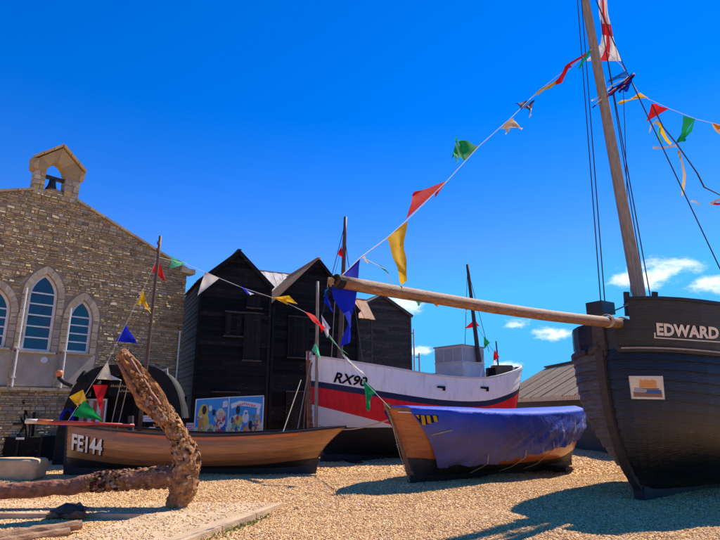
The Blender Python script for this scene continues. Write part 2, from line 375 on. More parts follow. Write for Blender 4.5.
# kerb pieces along the exposed edge
L_ = (near-k0).length; nseg = 5
for i in range(nseg):
    a = k0 + dirk*(L_*i/nseg+.012); c = k0 + dirk*(L_*(i+1)/nseg-.012)
    mb = MB(); mb.beam(a + side*.045 - V((0,0,.075)), c + side*.045 - V((0,0,.075)), .08, .17); obj('kerb_stone', mb, 'concrete', th)
rows = lambda a, b, c, d: [[V(a), V(b)], [V(d), V(c)]]
z_ = .0705
scatter('shingle', [rows((-6.6, k0.y-.8, z_), (k0.x-1.9, k0.y-.8, z_), (k0.x-2.1, k0.y+.1, z_), (-6.6, k0.y+.15, z_)),
                    rows((k0.x-1.4, k0.y-.7, z_), (k0.x-.9, k0.y-.7, z_), (k0.x-.8, k0.y-.3, z_), (k0.x-1.6, k0.y-.3, z_)),
                    rows((near.x-1, near.y+1.2, z_), (near.x-.3, near.y+1.2, z_), (near.x+.3, near.y+2.2, z_), (near.x-.7, near.y+2.2, z_)), rows((k0.x-3.2, k0.y-.9, z_), (k0.x-.35, k0.y-.9, z_), (k0.x-.1, k0.y-.05, z_), (k0.x-3.2, k0.y+.1, z_)), rows((near.x-1.0, near.y+.2, z_), (near.x-.1, near.y+.2, z_), (k0.x-.5, k0.y-1.0, z_), (k0.x-1.8, k0.y-1.0, z_))], 330, .008, .02, 'stray shingle strewn over the concrete path', 5)
# low weeds at the foot of the kerb
mb = MB(); r2 = random.Random(3)
for i in range(420):
    s_ = r2.gauss(.33, .12)*L_
    if not 0.1 < s_ < L_: continue
    p = k0 + dirk*s_ + side*abs(r2.gauss(.12, .06)); p.z = gz(p.x, p.y)
    h = r2.uniform(.015, .05); a = r2.uniform(0, 6.28); e1 = V((math.cos(a), math.sin(a), 0))*.012; tip = p + V((r2.uniform(-.03,.03), r2.uniform(-.03,.03), h))
    mb.add([p-e1, p+e1, tip+e1*.4, tip-e1*.4], [(0,1,2,3)])
mat('weed', (.16,.2,.03), (.26,.26,.05), .8, 20)
o = obj('weeds', mb, 'weed', kind='stuff'); o['label'] = 'low yellow green weeds along the path edge'

# ------------------------------------------------------------------ church
PHI = R(47); EX = V((math.cos(PHI), math.sin(PHI), 0)); EN = V((math.sin(PHI), -math.cos(PHI), 0)); UP = V((0,0,1))
d0 = 17.5; A0 = V(((37-360)/FPX*d0, d0, 0))
def W(px, py):      # pixel -> (s, z) on the facade
    d = ray(px, py); o = V((0,0,CAMH)); t = (A0-o).dot(EN)/d.dot(EN); q = o + d*t
    return (q-A0).dot(EX), q.z
def F(s, z, n=0.0): return A0 + EX*s + UP*z + EN*n
ch = thing('stone_church', 'old rubble stone church with arched windows, bellcote and bell', 'church', A0)
s_r, z_e = W(187, 270); s_a, z_a = W(56, 192)
s_l = 2*s_a - s_r
z_a2 = W(84, 207)[1] + (W(84,207)[0]-s_a)*( (W(84,207)[1]-W(160,258)[1])/(W(160,258)[0]-W(84,207)[0]) )
print('church', s_l, s_a, s_r, z_e, z_a, z_a2)
z_a = z_a2
def roof_z(s): return lerp(z_a, z_e-.02, abs(s-s_a)/(s_r-s_a))
TH = .5
# window lancets: centre s, half width, sill z, spring z, apex z
def lancet(pxl, pxr, py_sill, py_spring, pxa, py_apex):
    sl_, sr_ = W(pxl, py_sill)[0], W(pxr, py_sill)[0]; c = (sl_+sr_)/2
    return c, (sr_-sl_)/2, W((pxl+pxr)/2, py_sill)[1], W((pxl+pxr)/2+3, py_spring)[1], W(pxa, py_apex)[1]
wins = [lancet(20, 50.5, 351.5, 296, 43, 273), lancet(64.5, 89, 353, 320, 82, 299.5)]
c1 = wins[0]; c2 = wins[1]
wins.append((2*c1[0]-c2[0], c2[1], c2[2], c2[3], c2[4]))
print('wins', wins)
def arc_pts(c, hw, zs, za, n=7):   # right half of the pointed arch from springing to apex, then mirrored
    rise = za-zs; 
    # circle through (hw,0) and (0,rise) with centre on z=0: (hw-r)^2 ... r = (hw^2+rise^2)/(2hw)
    r = (hw*hw + rise*rise)/(2*hw); cx = hw - r; amax = math.atan2(rise, -cx)
    right = [(c + cx + r*math.cos(amax*i/n), zs + r*math.sin(amax*i/n)) for i in range(n+1)]
    left = [(2*c - s, z) for s, z in right[::-1]][1:]
    return right + left        # from right spring over apex to left spring
def outline(w_, grow=0.0, growb=0.0):
    c, hw, z0, zs, za = w_
    pts = arc_pts(c, hw+grow, zs, za+grow*1.25)
    return [(c+hw+grow, z0-growb)] + pts + [(c-hw-grow, z0-growb)]
def inside(poly, s, z):
    r = False; n = len(poly)
    for i in range(n):
        (x1, y1), (x2, y2) = poly[i], poly[(i+1)%n]
        if (y1 > z) != (y2 > z) and s < (x2-x1)*(z-y1)/(y2-y1)+x1: r = not r
    return r
# wall core with real openings: cells of a fine grid left out inside the lancets
opens = [outline(w_, .0, 0) for w_ in wins]; surr = [outline(w_, .20, 0) for w_ in wins]
z_l = W(20, 387.5)[1]          # ledge under the window panels
core = MB(); fr = MB()
bw = bmesh.new()
def facade_polygon():
    return [(s_l, -.1), (s_r, -.1), (s_r, z_e), (s_a, z_a), (s_l, z_e)]
# front skin: triangulated polygon with holes
vs = []; edges = []
def loop(pts):
    ids = [bw.verts.new(F(s, z, 0)) for s, z in pts]
    for i in range(len(ids)): edges.append(bw.edges.new((ids[i], ids[(i+1)%len(ids)])))
loop(facade_polygon())
for o_ in opens: loop(o_)
res = bmesh.ops.triangle_fill(bw, use_beauty=True, use_dissolve=False, edges=edges, normal=EN)
for f in list(bw.faces):
    cc = f.calc_center_median(); s_ = (cc-A0).dot(EX)
    if any(inside(o_, s_, cc.z) for o_ in opens): bw.faces.remove(f)
bw.verts.index_update(); core.add([v.co.copy() for v in bw.verts], [tuple(v.index for v in f.verts) for f in bw.faces]); bw.free()
# reveals
for o_ in opens:
    n = len(o_)
    for i in range(n):
        (a, b_), (c, d) = o_[i], o_[(i+1)%n]
        core.add([F(a,b_,0), F(c,d,0), F(c,d,-.3), F(a,b_,-.3)], [(0,1,2,3)])
# body behind
DEP = 9.0
for (a, b_), (c, d) in zip(facade_polygon(), facade_polygon()[1:] + facade_polygon()[:1]):
    core.add([F(a,b_,0), F(c,d,0), F(c,d,-DEP), F(a,b_,-DEP)], [(0,1,2,3)])
core.add([F(s,z,-DEP) for s,z in facade_polygon()], [(0,1,2,3,4)])
wall = obj('wall', core, 'mortar', ch, recalc=False)
mbk = MB(); mbk.box(F(s_a, 2.5, -.36), EX*2.4, EN*.02, UP*2.2); obj('inner_backing', mbk, 'shed_dark', ch)  # dark sheet behind the window openings
# panels of render below the windows, pilaster strips between
pan = []
for i, w_ in enumerate(wins):
    c, hw, z0, zs, za = w_
    mb = MB(); mb.box(F(c, (z0+z_l)/2, .02), EX*(hw+.2), EN*.02, UP*((z0-z_l)/2-.05)); obj('render_panel', mb, 'plaster', ch); pan.append((c-hw-.22, c+hw+.22, z_l, z0))
    mb = MB(); mb.box(F(c, z0-.03, .05), EX*(hw+.12), EN*.08, UP*.035); obj('sill', mb, 'dressed', ch)
pils = []
for a, b_ in ((wins[2], wins[0]), (wins[0], wins[1])):
    x0 = a[0]+a[1]+.2; x1 = b_[0]-b_[1]-.2; ztop = min(a[3], b_[3])
    zz = z_l
    while zz < ztop:
        h = rnd.uniform(.24, .34)
        mb = MB(); mb.box(F((x0+x1)/2, zz+h/2-.006, .045), EX*((x1-x0)/2), EN*.045, UP*(h/2-.008)); obj('pilaster_stone', mb, 'dressed', ch); zz += h
    pils.append((x0-.02, x1+.02, z_l, zz))
# ledge in lengths
for i in range(7):
    a = lerp(s_l+.3, wins[1][0]+wins[1][1]+.25, i/7)+.006; b_ = lerp(s_l+.3, wins[1][0]+wins[1][1]+.25, (i+1)/7)-.006
    mb = MB(); mb.box(F((a+b_)/2, z_l-.04, .07), EX*((b_-a)/2), EN*.075, UP*.045); obj('ledge_stone', mb, 'dressed', ch)
# dressed surround: jamb stones and voussoirs
for w_ in wins:
    c, hw, z0, zs, za = w_
    inner = arc_pts(c, hw, zs, za, 6); outer = arc_pts(c, hw+.2, zs, za+.25, 6)
    for i in range(len(inner)-1):
        g = .018
        a0, a1 = inner[i], inner[i+1]; b0, b1 = outer[i], outer[i+1]
        q = [(lerp(a0[k],a1[k],g)) for k in (0,1)], [(lerp(a0[k],a1[k],1-g)) for k in (0,1)], [(lerp(b0[k],b1[k],1-g)) for k in (0,1)], [(lerp(b0[k],b1[k],g)) for k in (0,1)]
        mb = MB(); mb.prism([F(x, z, -.02) for x, z in q], EN*.075); obj('arch_stone', mb, 'dressed', ch)
    for sd in (-1, 1):
        z = z0
        while z < zs-.05:
            h = min(rnd.uniform(.2,.32), zs-z)
            x0 = c + sd*(hw+.001); x1 = c + sd*(hw+.19)
            mb = MB(); mb.box(F((x0+x1)/2, z+h/2, .014), EX*abs(x1-x0)/2, EN*.034, UP*(h/2-.008)); obj('jamb_stone', mb, 'dressed', ch); z += h
# windows
for wi, w_ in enumerate(wins):
    c, hw, z0, zs, za = w_
    fw = .085
    oo = outline(w_, -.004, -.004); ii = outline(w_, -fw, -fw)
    wn = MB()
    n = len(oo)
    for i in range(n):
        a, b_, c_, d = oo[i], oo[(i+1)%n], ii[(i+1)%n], ii[i]
        wn.prism([F(*a,-.13), F(*b_,-.13), F(*c_,-.13), F(*d,-.13)], EN*.055)
    wo = obj('window', wn, 'white_paint', ch)
    nb = 5 if wi == 0 else 4
    zb = [z0+fw + (i+1)*((zs+.15*(za-zs)) - z0 - fw)/(nb-.0) for i in range(nb)]
    edges_z = [z0+fw-.01] + zb + [za-fw*1.2]
    for z in zb:
        xr = [q[0] for q in ii]; mb = MB()
        hw2 = hw-fw if z <= zs else max(s for s, zz in ii if zz >= z-.1)-c
        hw2 = hw-fw if z <= zs else None
        if hw2 is None:
            cand = arc_pts(c, hw-fw, zs, za-fw*1.25, 20); hw2 = max(abs(s-c) for s, zz in cand if abs(zz-z) < .12)
        mb.box(F(c, z, -.105), EX*(hw2+.01), EN*.02, UP*.022); obj('glazing_bar', mb, 'white_paint', wo)
    for i in range(len(edges_z)-1):
        za_, zb_ = edges_z[i], edges_z[i+1]
        cand = [q for q in arc_pts(c, hw-fw+.02, zs, za-fw*1.25+.02, 20)]
        rt = [(s, z) for s, z in cand if s >= c and za_+.001 < z < zb_]
        def wat(z):
            if z <= zs: return hw-fw+.02
            return max([abs(s-c) for s, zz in cand if abs(zz-z) < .06] + [.0])
        poly = [(c+wat(za_), za_)] + rt + ([(c+wat(zb_), zb_)] if i < len(edges_z)-2 else [])
        full = poly + [(2*c-s, z) for s, z in poly[::-1] if abs(s-c) > 1e-4]
        tilt = rnd.uniform(-.006, .006)
        mb = MB(); mb.prism([F(s, z, -.125+tilt*(z-za_)/(zb_-za_+.01)) for s, z in full], -EN*.006); obj('pane', mb, 'glass', wo)
# downpipes and wall vent
for (pt, pb) in (((25.5, 288), (10.5, 387)), ((65.5, 308), (59.3, 387))):
    a = W(*pt); b_ = W(*pb); s_m = b_[0]
    mb = MB(); mb.tube([F(s_m, z_l+.01, .13), F(s_m, a[1], .13)], .028, 8)
    for z in (z_l+.3, z_l+1.2): mb.box(F(s_m, z, .1), EX*.06, EN*.06, UP*.02)
    obj('downpipe', mb, 'white_paint', ch)
s_v, z_v = W(43.5, 360)
mb = MB(); mb.lathe(F(s_v, z_v, .035), [(.10,0),(.10,.06),(.075,.07),(.07,.04),(.0,.04)], 14, EN); obj('round_vent', mb, 'white_paint', ch)
# rubble stones over the whole facade
stones = [MB() for _ in range(1)]
block = surr + [[(a, z0), (b_, z0), (b_, z1), (a, z1)] for a, b_, z0, z1 in pan + pils]
r3 = random.Random(11); z = 0.0
sb_ = MB()
while z < z_a:
    h = r3.choice([.05,.06,.065,.075,.085,.1,.125]); s = s_l - r3.uniform(0, .2)
    while s < s_r:
        ln = r3.uniform(.08, .26) * (1.2 if h > .09 else 1); g = r3.uniform(.006,.02)
        a, b_ = max(s, s_l), min(s+ln, s_r); zm = z+h/2
        s += ln
        if b_-a < .05: continue
        if max(abs(a-s_a), abs(b_-s_a))/(s_r-s_a)*(z_a-z_e) > z_a - (z+h) + .0: 
            lim = (z_a-(z+h))/(z_a-z_e)*(s_r-s_a)
            if lim <= .05: continue
            a, b_ = max(a, s_a-lim), min(b_, s_a+lim)
            if b_-a < .05: continue
        if any(inside(p_, x_, y_) for p_ in block for x_ in (a+.01, (a+b_)/2, b_-.01) for y_ in (z+.01, z+h-.01)): continue
        if z_l-.09 < zm < z_l+.02 and a < wins[1][0]+wins[1][1]+.25: continue
        pr = r3.uniform(.015, .05); j = lambda: r3.uniform(-.013, .013); t1 = r3.uniform(-.014, .014); t2 = r3.uniform(-.012, .012)
        q = [(a+g/2, z+g/2), (b_-g/2, z+g/2), (b_-g/2, z+h-g/2), (a+g/2, z+h-g/2)]
        base = [F(x, y, -.01) for x, y in q]
        m_ = .009
        q2 = [(a+g/2+m_, z+g/2+m_), (b_-g/2-m_, z+g/2+m_), (b_-g/2-m_, z+h-g/2-m_), (a+g/2+m_, z+h-g/2-m_)]
        front = [F(x+j()*.6, y+j()*.6, pr + sx_*t1 + sy_*t2 + j()*.5) for (x, y), (sx_, sy_) in zip(q2, [(-1,-1),(1,-1),(1,1),(-1,1)])]
        sb_.add(base+front, [(4,5,6,7),(0,1,5,4),(1,2,6,5),(2,3,7,6),(3,0,4,7)])
    z += h
# stone material: colour per stone through a face-wise noise (position snapped per stone via vertex attribute)
smat = mat('rubble', (.30,.225,.135), (.2,.15,.095), .92, 7, bump=.7, bscale=28, detail=5)
ro = obj('rubble_stones', sb_, 'rubble', ch, kind='stuff', recalc=False)
at_ = ro.data.attributes.new('tone', 'FLOAT', 'POINT'); nst = len(sb_.v)//8; tv = []
for i in range(nst): tv += [r3.random()]*8
at_.data.foreach_set('value', tv)
t = smat.node_tree; an = t.nodes.new('ShaderNodeAttribute'); an.attribute_name = 'tone'; cr = t.nodes.new('ShaderNodeValToRGB'); t.links.new(an.outputs['Fac'], cr.inputs[0])
for i, (p_, c_) in enumerate([(0,(.36,.265,.125)),(.22,(.6,.46,.22)),(.45,(.43,.34,.2)),(.66,(.66,.52,.27)),(.84,(.17,.125,.07)),(1,(.78,.68,.45))]):
    e_ = cr.color_ramp.elements
    if i == 0: e_[0].position = p_; e_[0].color = (*c_,1)
    elif i == 5: e_[-1].position = 1; e_[-1].color = (*c_,1)
    else: q = e_.new(p_); q.color = (*c_,1)
b = t.nodes['Principled BSDF']; old = b.inputs['Base Color'].links[0].from_socket; mxn = t.nodes.new('ShaderNodeMixRGB'); mxn.inputs[0].default_value = .3
t.links.new(cr.outputs[0], mxn.inputs[1]); t.links.new(old, mxn.inputs[2]); t.links.new(mxn.outputs[0], b.inputs['Base Color'])
# coping stones along the gable
for sd in (-1, 1):
    ns = 9
    for i in range(ns):
        f0, f1 = (i+.02)/ns, (i+.98)/ns
        f0 = max(f0, .13 if sd > 0 else .13)
        if f1 <= f0: continue
        sa, sb2 = s_a + sd*f0*(s_r-s_a), s_a + sd*f1*(s_r-s_a)
        za, zb = lerp(z_a, z_e, f0), lerp(z_a, z_e, f1)
        mb = MB(); mb.prism([F(sa, za-.02, -.35), F(sb2, zb-.02, -.35), F(sb2, zb+.07, -.35), F(sa, za+.07, -.35)], EN*.45); obj('coping_stone', mb, 'dressed', ch)
    mb = MB(); mb.box(F(s_a+sd*(s_r-s_a+.0), z_e-.06, -.1), EX*.3, EN*.24, UP*.1); obj('kneeler_stone', mb, 'dressed', ch)
# slate roof behind the gable
for sd in (-1, 1):
    mb = MB(); mb.prism([F(s_a, z_a+.0, -.4), F(s_a+sd*(s_r-s_a+.1), z_e-.05, -.4), F(s_a+sd*(s_r-s_a+.1), z_e+.01, -.4), F(s_a, z_a+.05, -.4)], -EN*(DEP-.5)); obj('roof_slope', mb, 'roof_grey', ch)
# bellcote
bc0, zb0 = W(31, 199)[0], W(55, 199)[1]; bc1 = W(77, 205)[0]
bcz = min(roof_z(bc0), roof_z(bc1)) - .1
bcc = (bc0+bc1)/2; bhw = (bc1-bc0)/2
zt = W(56, 142)[1]; zsh = W(56, 165)[1]; zsp = W(56, 175)[1]; zop = W(56, 162)[1]; zof = W(56, 199)[1]
print('bellcote', bcc, bhw, zt, zsh, zsp, zop, zof, bcz)
ohw = (W(64,190)[0]-W(43.5,190)[0])/2; oc = (W(64,190)[0]+W(43.5,190)[0])/2
bt = MB(); bt.box(F(bcc, (bcz+zof)/2-.02, -.17), EX*(bhw+.06), EN*.26, UP*((zof-bcz)/2+.0)); bct = obj('bellcote', bt, 'dressed', ch)
def bstone(poly, n0=-.38, n1=.04, m_='lichen'):
    jn = rnd.uniform(-.015,.015); mb = MB(); mb.prism([F(s, z, n0-jn) for s, z in poly], EN*(n1-n0+2*jn)); return obj('bellcote_stone', mb, m_, bct)
for sd in (-1, 1):
    z = zof-.015; xi = oc + sd*ohw; xo = bcc + sd*bhw
    while z < zsp-.02:
        h = min(rnd.uniform(.15,.24), zsp-z); mid = lerp(xi, xo, rnd.uniform(.4,.6))
        a, b_ = (sorted((xi, mid))), sorted((mid, xo))
        for q in (a, b_): bstone([(q[0]+.006, z+.006), (q[1]-.006, z+.006), (q[1]-.006, z+h-.006), (q[0]+.006, z+h-.006)], m_=rnd.choice(['lichen','dressed','dressed']))
        z += h
# gable head of the bellcote: arch ring cut into blocks fanning to the sloping coping
inner = arc_pts(oc, ohw, zsp, zop, 5)
hwo = bhw+.02
def head_out(s):   # top line of the little gable
    return lerp(zt-.16, zsh, min(1, abs(s-bcc)/(bhw+.05)))
outp = []
for s, z in inner:
    f = (s-oc)/ohw; so = bcc + f*hwo
    outp.append((so, head_out(so)))
outp[0] = (bcc+hwo, zsp); outp[-1] = (bcc-hwo, zsp)
n = len(inner)
for i in range(n-1):
    a0, a1, b0, b1 = inner[i], inner[i+1], outp[i], outp[i+1]
    poly = [a0, a1, b1, b0]
    if i == 0: poly = [a0, a1, b1, (bcc+hwo, head_out(bcc+hwo)), (bcc+hwo, zsp)]
    if i == n-2: poly = [a0, a1, (bcc-hwo, zsp), (bcc-hwo, head_out(bcc-hwo)), b0]
    bstone(poly)
for sd in (-1, 1):   # corbelled shoulders and copings
    x = bcc + sd*(bhw+.05); bstone([(x-.1, zsh-.36), (x+.05, zsh-.3), (x+.07, zsh+.0), (x-.1, zsh+.05)] if sd > 0 else [(x+.1, zsh-.36), (x-.05, zsh-.3), (x-.07, zsh+.0), (x+.1, zsh+.05)], -.42, .08)
    for i in range(3):
        f0, f1 = i/3+.01, (i+1)/3-.01; xa, xb = bcc+sd*(bhw+.13)*f0, bcc+sd*(bhw+.13)*f1
        za, zb = lerp(zt-.12, zsh-.02, f0), lerp(zt-.12, zsh-.02, f1)
        bstone([(xa, za), (xb, zb), (xb, zb+.11), (xa, za+.11)], -.45, .12)
# bell
zbm = W(54, 177)[1]; zbb = W(54, 192)[1]
bl = MB(); sbc = W(53.5,185)[0]
zbb += .16
bl.lathe(F(sbc, zbb, -.17), [(.2,-.06),(.19,-.03),(.14,.06),(.115,.17),(.105,.27),(.07,.33),(.0,.34)], 16); bo = obj('bell', bl, 'bronze', bct, smooth=True)
mb = MB(); mb.beam(F(oc-ohw-.05, zbm, -.17), F(oc+ohw+.05, zbm, -.17), .12, .12); obj('headstock', mb, 'stem_wood', bct)
mb = MB(); mb.tube([F(sbc, zbm-.04, -.17), F(sbc, zbb+.36, -.17)], .03, 8); obj('bell_strap', mb, 'iron_black', bct)
mb = MB(); mb.tube([F(sbc, zbb+.2, -.17), F(sbc, zbb-.09, -.17)], [.012,.03], 8); obj('clapper', mb, 'iron_black', bct)

# ------------------------------------------------------------------ net huts
def hut(label, A, B, depth, eave, apex, roofm, doors=(), wallm='tar', roof_over=.14, exposure=.18):
    A, B = V((*A, 0)), V((*B, 0)); ex = (B-A); wd = ex.length; ex.normalize(); ey = V((-ex.y, ex.x, 0)); z_ = V((0,0,1))
    th = thing('net_hut', label, 'hut', A, 'tall black net huts')
    Q = lambda s, d, z: A + ex*s + ey*d + z_*z
    core = MB(); prof = [(0,-.1),(wd,-.1),(wd,eave),(wd/2,apex),(0,eave)]
    core.prism([Q(s, .03, z) for s, z in prof], ey*(depth-.06)); obj('wall', core, wallm, th)
    rr = random.Random(int(abs(A.x)*1000))
    def board(p, q, n, up=.21):
        # p,q bottom ends; n outward
        mb = MB(); o1 = rr.uniform(.03,.05); o2 = .012; jl = rr.uniform(-.008,.008)
        p = p + z_*jl; dq = V((0,0,rr.uniform(-.012,.012)))
        q = q + z_*jl + dq
        mb.hexa([p+n*.0, q+n*.0, q+n*o1, p+n*o1, p+z_*up+n*.0, q+z_*up+n*.0, q+z_*up+n*o2, p+z_*up+n*o2]); obj('board', mb, wallm, th)
    z = 0.05
    while z < apex-.1:
        zm = z+exposure
        if zm <= eave: s0, s1 = -.02, wd+.02
        else:
            f = (apex-zm)/(apex-eave); s0, s1 = wd/2-f*wd/2, wd/2+f*wd/2
        if s1-s0 > .15:
            if rr.random() < .45 and s1-s0 > 1.2:
                m = lerp(s0, s1, rr.uniform(.3,.7)); board(Q(s0,.0,z), Q(m-.004,.0,z), -ey); board(Q(m+.004,.0,z), Q(s1,.0,z), -ey)
            else: board(Q(s0,.0,z), Q(s1,.0,z), -ey)
        if zm <= eave:
            board(Q(0,0,z), Q(0,depth,z), -ex); board(Q(wd,0,z), Q(wd,depth,z), ex)
        z += exposure
    # corner boards
    for s in (0, wd):
        mb = MB(); mb.box(Q(s, -.03, eave/2), ex*.05, ey*.035, z_*(eave/2)); obj('corner_board', mb, wallm, th)
    # roof planks from ridge to eave
    npl = max(3, int((depth+2*roof_over)/.24)); sl = math.hypot(wd/2, apex-eave)
    for sd in (0, 1):
        e0 = Q(wd if sd else 0, 0, eave); r0 = Q(wd/2, 0, apex); dn = (e0-r0).normalized(); nrm = V((ex*(1 if sd else -1))*(apex-eave)/sl + z_*(wd/2)/sl)
        for i in range(npl):
            d0_, d1_ = lerp(-roof_over, depth+roof_over, i/npl)+.004, lerp(-roof_over, depth+roof_over, (i+1)/npl)-.004
            lift = .03 + (i%2)*.012
            a = r0 + ey*d0_ + nrm*lift; b_ = r0 + ey*d1_ + nrm*lift; ln = sl+.14+rr.uniform(-.02,.02)
            mb = MB(); mb.hexa([a, b_, b_+dn*ln, a+dn*ln, a+nrm*.025, b_+nrm*.025, b_+dn*ln+nrm*.025, a+dn*ln+nrm*.025]); obj('roof_plank', mb, roofm, th)
        # barge board
        a = r0 - ey*(roof_over+.0); mb = MB(); mb.beam(a - z_*.06 - ey*.02, a + dn*(sl+.1) - z_*.06 - ey*.02, .03, .14); obj('barge_board', mb, wallm, th)
    mb = MB(); mb.beam(Q(wd/2, -roof_over, apex+.07), Q(wd/2, depth+roof_over, apex+.07), .14, .04); obj('ridge_board', mb, roofm, th)
    for (s0, s1, z0, z1) in doors:
        fr_ = MB(); fr_.box(Q((s0+s1)/2, -.055, (z0+z1)/2), ex*(s1-s0)/2, ey*.02, z_*(z1-z0)/2); d_ = obj('door', fr_, wallm, th)
        n = max(2, int((s1-s0)/.16))
        for i in range(n):
            a, b_ = lerp(s0,s1,i/n)+.006, lerp(s0,s1,(i+1)/n)-.006
            mb = MB(); mb.box(Q((a+b_)/2, -.085, (z0+z1)/2), ex*(b_-a)/2, ey*.012, z_*((z1-z0)/2-.01)); obj('plank', mb, wallm, d_)
        for zz in (z0-.04, z1+.04):
            mb = MB(); mb.box(Q((s0+s1)/2, -.09, zz), ex*((s1-s0)/2+.08), ey*.045, z_*.03); obj('door_rail', mb, 'tar_grey', d_)
        for ss in (s0-.03,):
            mb = MB(); mb.box(Q(ss, -.09, (z0+z1)/2), ex*.025, ey*.03, z_*(z1-z0)/2); obj('door_stile', mb, wallm, d_)
        for zz in (lerp(z0,z1,.2), lerp(z0,z1,.8)):
            mb = MB(); mb.box(Q((s0+s1)/2-.05, -.1, zz), ex*(s1-s0)*.38, ey*.006, z_*.025); obj('hinge', mb, 'iron_black', d_)
    return th
def XY(px, d): return ((px-360)/FPX*d/ (math.cos(PITCH)+ (270-HOR)/FPX*math.sin(-PITCH)*-1) if False else (px-360)/FPX*d/ray(px, 330).y, d)
def ZH(py, px, d): return P(px, py, d).z
A1 = P(200, 300, 20); B1 = P(270, 300, 21.2)
e1 = ZH(279, 200, 20); a1 = ZH(252, 237, 20.6)
hut('tall black weatherboarded net hut standing beside the stone church', (A1.x, A1.y), (B1.x, B1.y), 3.8, e1, a1, 'tar_grey',
    doors=[(1.75, 2.35, ZH(360,250,21), ZH(315,250,21)), (1.0, 1.6, ZH(336,240,20.7), ZH(314,240,20.7)), (1.8, 2.3, ZH(308,255,21), ZH(296,255,21)), (.7, 1.6, .1, 2.1)])
A2 = P(273, 320, 22.5); B2 = P(357, 320, 24.3)
hut('black net hut with a tan plank roof, second from the church', (A2.x, A2.y), (B2.x, B2.y), 3.8, ZH(302,272,22.5), ZH(260,318,23.4), 'roof_wood',
    doors=[(.7, 1.6, ZH(357,300,23), ZH(318,300,23)), (.7, 1.7, .1, 2.2)])
A3 = P(353, 330, 27); B3 = P(410, 330, 28.4)
hut('weathered grey black net hut with bare gable, nearest the masts at far right', (A3.x, A3.y), (B3.x, B3.y), 3.6, ZH(315,409,28.4), ZH(295,379,27.6), 'roof_grey', wallm='tar_grey')
exh = (V((B1.x, B1.y))-V((A1.x, A1.y))).normalized(); eyh = V((-exh.y, exh.x))
A4 = P(371, 330, 25.2); A4 = V((A4.x, A4.y)); B4 = A4 + eyh*1.7
hut('low black net hut with a reddish roof tucked in front of the weathered grey hut', A4, B4, 1.6, ZH(318,371,25.2), ZH(301,357,26), 'roof_red', wallm='tar_grey')
A5 = P(303, 300, 29); A5 = V((A5.x, A5.y)); B5 = A5 + eyh*2.6
hut('net hut behind, only its whitish rusty roof showing between two gables', A5, B5, 4.0, ZH(296,300,29), ZH(275,275,30), 'roof_white')
# white pipe at the corner between church and first hut
q = P(179.5, 340, 20.9); mb = MB(); mb.tube([(q.x, q.y, -.05), (q.x, q.y, ZH(331, 179.5, 20.9))], .035, 8)
for z in (.8, 2.2): mb.box((q.x, q.y+.05, z), (.06,0,0), (0,.06,0), (0,0,.02))
tag(obj('white_pipe', mb, 'white_paint', loc=(q.x, q.y, 0)), 'thin white upright pipe between the church corner and the first net hut', 'pipe')
# thin poles behind the grey hut
for px, top, d, lab in ((413.5, 329, 31, 'tall thin grey pole just right of the grey net hut'), (419, 353, 32, 'shorter thin grey pole right of the taller pole by the grey hut')):
    a = P(px, 400, d); q = P(px, top, d)
    th = thing('thin_pole', lab, 'pole', (q.x, d, 0)); mb = MB(); mb.tube([(q.x, d, -.1), (q.x, d, q.z)], [.06,.045], 8); obj('shaft', mb, 'off_white' if top < 340 else 'barrel', th)
    mb = MB(); mb.box((q.x-.08, d, q.z-.25), (.12,0,0), (0,.03,0), (0,0,.03)); obj('bracket', mb, 'barrel', th)

# ------------------------------------------------------------------ long low shed behind the boats
sa = P(496, 401.5, 33); sb = P(592, 392.5, 21)
zE = 2.15; ea = V((sa.x, sa.y, 0)); ebp = V((sb.x, sb.y, 0)); dr = (ebp-ea).normalized(); sbk = V((-dr.y, dr.x, 0))
if sbk.x < 0: sbk = -sbk
ebp = ebp + dr*2.5
sh = thing('long_shed', 'long low dark shed with tan corrugated roof behind the covered boat', 'shed', ea)
ln = (ebp-ea).length; wsh = 3.2
zR = min((abs(min((abs(proj(ea+dr*(ln*i/40)+sbk*wsh+V((0,0,z/20)))[0]-560), proj(ea+dr*(ln*i/40)+sbk*wsh+V((0,0,z/20)))[1]) for i in range(41))[1]-366), z/20) for z in range(50,110))[1]; print('shed ridge', zR)
mb = MB(); mb.prism([ea+sbk*.25+V((0,0,-.1)), ea+sbk*(2*wsh-.25)+V((0,0,-.1)), ea+sbk*(2*wsh-.25)+V((0,0,zE)), ea+sbk*wsh+V((0,0,zR-.1)), ea+sbk*.25+V((0,0,zE))], dr*ln); obj('wall', mb, 'shed_dark', sh)
nsh = 12
for i in range(nsh):    # corrugated sheets, each lapped on its neighbour
    rowsA = []; a0 = ln*i/nsh; m_ = 14
    jl = rnd.uniform(-.03,.03)
    for k in range(m_+1):
        al = a0 + (ln/nsh+.04)*k/m_; wv = .028*math.cos(k*math.pi) + .012*(i%2)
        rowsA.append([ea + dr*al + sbk*(-.2+jl) + V((0,0,zE-.09+wv)), ea + dr*al + sbk*wsh + V((0,0,zR+.04+wv))])
    mb = MB(); mb.grid(rowsA); obj('roof_sheet', mb, 'tin_roof', sh)
mb = MB(); mb.grid([[ea + sbk*wsh + V((0,0,zR+.03)), ea + dr*ln + sbk*wsh + V((0,0,zR+.03))], [ea + sbk*(2*wsh+.2) + V((0,0,zE-.1)), ea + dr*ln + sbk*(2*wsh+.2) + V((0,0,zE-.1))]]); obj('rear_roof', mb, 'tin_roof', sh)
mb = MB(); mb.beam(ea + sbk*wsh + V((0,0,zR+.1)), ea + dr*ln + sbk*wsh + V((0,0,zR+.1)), .3, .08); obj('ridge_cap', mb, 'shed_dark', sh)
nt_ = int(ln/.16)
mb = MB()
for i in range(nt_): mb.box(ea + dr*(.16*i+.08) - sbk*.16 + V((0,0,zE-.17)), dr*.05, sbk*.012, V((0,0,.09)))
